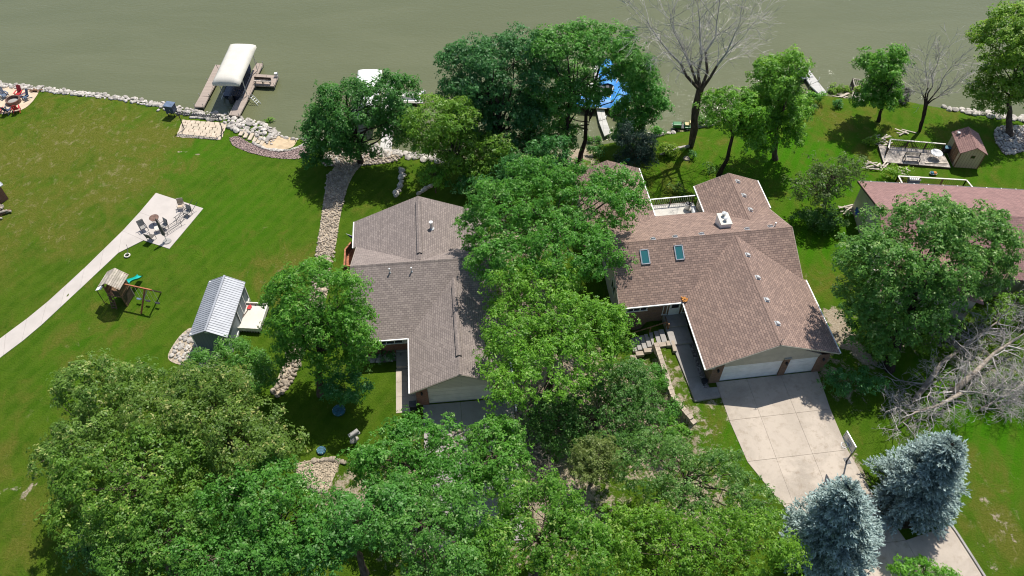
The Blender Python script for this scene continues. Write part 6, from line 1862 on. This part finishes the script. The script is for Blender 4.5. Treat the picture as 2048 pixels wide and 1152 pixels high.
# local +y points over the drive
MB().tube([(0,0,0),(0,0,1.75),(0,.0,2.0),(0,.42,2.75),(0,.55,3.05)],.06,8).build("post", "iron_dark", hp)
MB().box((0,-.05,.02),(.5,.4,.05)).build("base_plate", "iron_dark", hp)
bb = MB().box((0,.95,3.35),(1.35,.05,.92)).build("backboard", "metal_grey", hp)
for (c_, s_) in [((0,.985,3.79),(1.37,.04,.05)),((0,.985,2.91),(1.37,.04,.05)),((-.66,.985,3.35),(.05,.04,.92)),((.66,.985,3.35),(.05,.04,.92)),((0,.99,3.38),(.5,.03,.03)),((0,.99,3.06),(.5,.03,.03)),((-.25,.99,3.22),(.03,.03,.34)),((.25,.99,3.22),(.03,.03,.34))]: MB().box(c_, s_).build("board_line", "trim_white", bb)
for x in (-.28,.28):
    MB().tube([(0,.5,2.9),(x,.93,3.1)],.025,6).build("arm", "metal_pale", hp); MB().tube([(0,.52,3.05),(x,.93,3.6)],.025,6).build("arm", "metal_pale", hp)
rim = MB().ring((0,1.26,3.05),.235,.024,20,6).build("rim", "trim_white", hp)
nt_ = MB()
for i in range(12):
    a0 = 6.283*i/12
    for s_ in (-1,1): nt_.tube([(math.cos(a0)*.225,1.26+math.sin(a0)*.225,3.04),(math.cos(a0+s_*.3)*.18,1.26+math.sin(a0+s_*.3)*.18,2.82),(math.cos(a0)*.13,1.26+math.sin(a0)*.13,2.62)],.009,3,False)
nt_.build("net", "canvas_white", rim)
MB().box((0,1.0,3.05),(.16,.10,.06)).build("rim_mount", "trim_white", hp)

for px, r_, lab in (((678,822),.52,"larger round teal lid on the grass beside the flagged house"),((643,902),.36,"smaller round teal lid on the grass near the gravel patch")):
    g = G(*px); rt_ = thing("tank_lid", lab, "lid", g)
    MB().tube([(0,0,-.1),(0,0,.14),(0,0,.20)],[r_*.96,r_,r_*.9],24).build("lid", "lid_teal", rt_)
    for i in range(8): a_ = i*.785; MB().bar((math.cos(a_)*.1,math.sin(a_)*.1,.21),(math.cos(a_)*r_*.85,math.sin(a_)*r_*.85,.21),.035,.02).build("rib", "lid_teal", rt_)
    for i in range(6): a_ = i*1.047; MB().cyl((math.cos(a_)*r_*.93,math.sin(a_)*r_*.93,.17),.025,.04,6).build("bolt", "metal_pale", rt_)
mq = G(712,884)
mbx = thing("mailbox", "grey plastic mailbox on a post beside a round pale stone", "mailbox", mq, math.radians(-50))
MB().box((0,0,.6),(.12,.12,1.2)).build("post", "canvas_grey", mbx)
m = MB(); n = 8
P = [(-.17,0)] + [(-.17*math.cos(math.pi*i/n), .16+.14*math.sin(math.pi*i/n)) for i in range(n+1)] + [(.17,0)]
m.v = [(x,-.35,1.2+z) for x, z in P] + [(x,.40,1.2+z) for x, z in P]; k = len(P)
m.f = [tuple(range(k)), tuple(reversed(range(k,2*k)))] + [(i,(i+1)%k,k+(i+1)%k,k+i) for i in range(k)]
m.build("box", "canvas_grey", mbx); MB().box((0,-.38,1.33),(.28,.03,.24)).build("door", "metal_pale", mbx); MB().box((0,.05,1.08),(.36,.85,.05)).build("arm_board", "canvas_grey", mbx); MB().box((.19,.05,1.35),(.03,.3,.06)).build("flag", "metal_black", mbx)
g = G(708,880); o = stone_at(g, .8, "stone_pale", None); o.name = "round_stone"; tag(o, "round pale stone at the foot of the grey mailbox", "stone")

tq = G(1362,260)
tk = thing("garden_tractor", "green garden tractor parked at the shore behind the dead tree", "tractor", tq, math.radians(88))
MB().box((0,.55,.72),(.62,.95,.45)).build("hood", "tractor_green", tk, bevel=.06); MB().box((0,-.1,.45),(.7,1.7,.14)).build("frame", "metal_black", tk)
MB().box((0,-.6,.62),(.95,.65,.22)).build("fender", "tractor_green", tk, bevel=.05); MB().box((0,-.55,.86),(.5,.5,.12)).build("seat", "tractor_yellow", tk, bevel=.04); MB().box((0,-.82,1.05),(.5,.1,.4)).build("seat_back", "tractor_yellow", tk, bevel=.03)
MB().tube([(0,.1,.8),(0,-.05,1.12)],.03,6).build("steering_column", "metal_black", tk); MB().ring((0,-.06,1.13),.17,.02,14,5,tilt=Matrix.Rotation(-.5,3,'X')).build("steering_wheel", "metal_black", tk)
for x in (-.5,.5):
    for y, r_, w_ in ((-.6,.29,.26),(.75,.20,.18)):
        whl = MB().tube([(x-w_/2,y,r_),(x+w_/2,y,r_)],r_,14).build("wheel", "rubber", tk); MB().tube([(x-w_/2-.01,y,r_),(x+w_/2+.01,y,r_)],r_*.5,10).build("rim", "hull_white", whl)
MB().box((0,.05,.22),(1.15,.75,.14)).build("mower_deck", "tractor_yellow", tk, bevel=.04)
for x in (-.2,.2): MB().cyl((x,1.03,.7),.07,.04,8).build("headlight", "hull_white", tk)

la, lb = G(1319,311), G(1377,295)
lgx = thing("drift_log", "long bleached log lying on the grass at the foot of the dead tree", "log", la)
MB().tube(limb_path((0,0,.14), (lb.x-la.x,lb.y-la.y,lb.z-la.z+.2), random.Random(3), 6, .03), [.09,.12,.13,.15,.18,.2,.16], 8).build("log", "dead_wood", lgx)
sg = G(1373,318); stp = thing("tree_stump", "low pale cut stump in the lawn behind the white deck", "stump", sg)
MB().tube([(0,0,-.1),(0,0,.08),(0,0,.16)],[.42,.36,.32],12).build("stump", "dead_wood_tan", stp)
sg = G(1595,269); stp = thing("tree_stump", "low grey cut stump in the bright lawn near the tall green tree", "stump", sg)
MB().tube([(0,0,-.1),(0,0,.08),(0,0,.14)],[.42,.36,.32],12).build("stump", "wood_grey", stp)
bk = G(166,1077); bkt = thing("bucket", "white bucket standing on the lawn beside the dark low tree", "bucket", bk)
MB().tube([(0,0,0),(0,0,.36)],[.13,.16],14,False).build("body", "hull_white", bkt); MB().cyl((0,0,.0),.125,.02,14).build("base", "hull_white", bkt); MB().ring((0,0,.36),.16,.012,16,5).build("rim", "hull_white", bkt)
aq = L1(6.75,-.35,.06)
an = thing("anchor_ornament", "pale metal anchor leaning by the beige garage door", "ornament", aq, A1)
MB().tube([(0,0,.05),(0,.12,.95)],.04,8).build("shank", "metal_pale", an); MB().tube([(-.42,-.02,.42),(-.30,-.04,.14),(0,-.05,.04),(.30,-.04,.14),(.42,-.02,.42)],.04,8).build("arms", "metal_pale", an); MB().ring((0,.13,1.02),.09,.02,12,5,tilt=Matrix.Rotation(math.pi/2,3,'X')).build("ring", "metal_pale", an); MB().tube([(-.2,.1,.82),(.2,.1,.82)],.03,6).build("stock", "metal_pale", an)
dq = L1(7.75,-.6,.0)
dsn = thing("timber_border", "white painted border board along the edge of the shaded driveway", "border", dq, A1)
MB().box((0,0,.12),(.14,1.6,.26)).build("board", "trim_white", dsn)
bq = L1(-.35,-.55,.0)
bn2 = thing("garbage_bin", "dark bin at the brick garage corner of the flagged house", "bin", (bq.x,bq.y,.03), A1)
MB().box((0,.1,.45),(.5,.5,.9)).build("body", "metal_black", bn2, bevel=.04); MB().box((0,.1,.93),(.56,.56,.07)).build("lid", "iron_dark", bn2, bevel=.02)
pq2 = L2(-.35,.05,.0)
pt = thing("flower_pot", "dark round planter at the brick corner by the sidewalk", "planter", (pq2.x,pq2.y,.02))
MB().tube([(0,0,0),(0,0,.35),(0,0,.38)],[.2,.28,.25],14).build("pot", "metal_black", pt)
for (px, lab, mt) in (((1917-49,349),"small orange toy lying on the grass behind the rear railing","leaf_orange"),((1863,349),"small pale teal ball on the grass behind the rear railing","lid_teal")):
    g = G(*px); o = thing("lawn_toy", lab, "toy", g)
    MB().tube([(0,0,0),(0,0,.12),(0,0,.3),(0,0,.36)],[.12,.24,.2,.05],10).build("body", mt, o, smooth=True); MB().ring((0,0,.2),.23,.025,14,5).build("band", "hull_white", o)
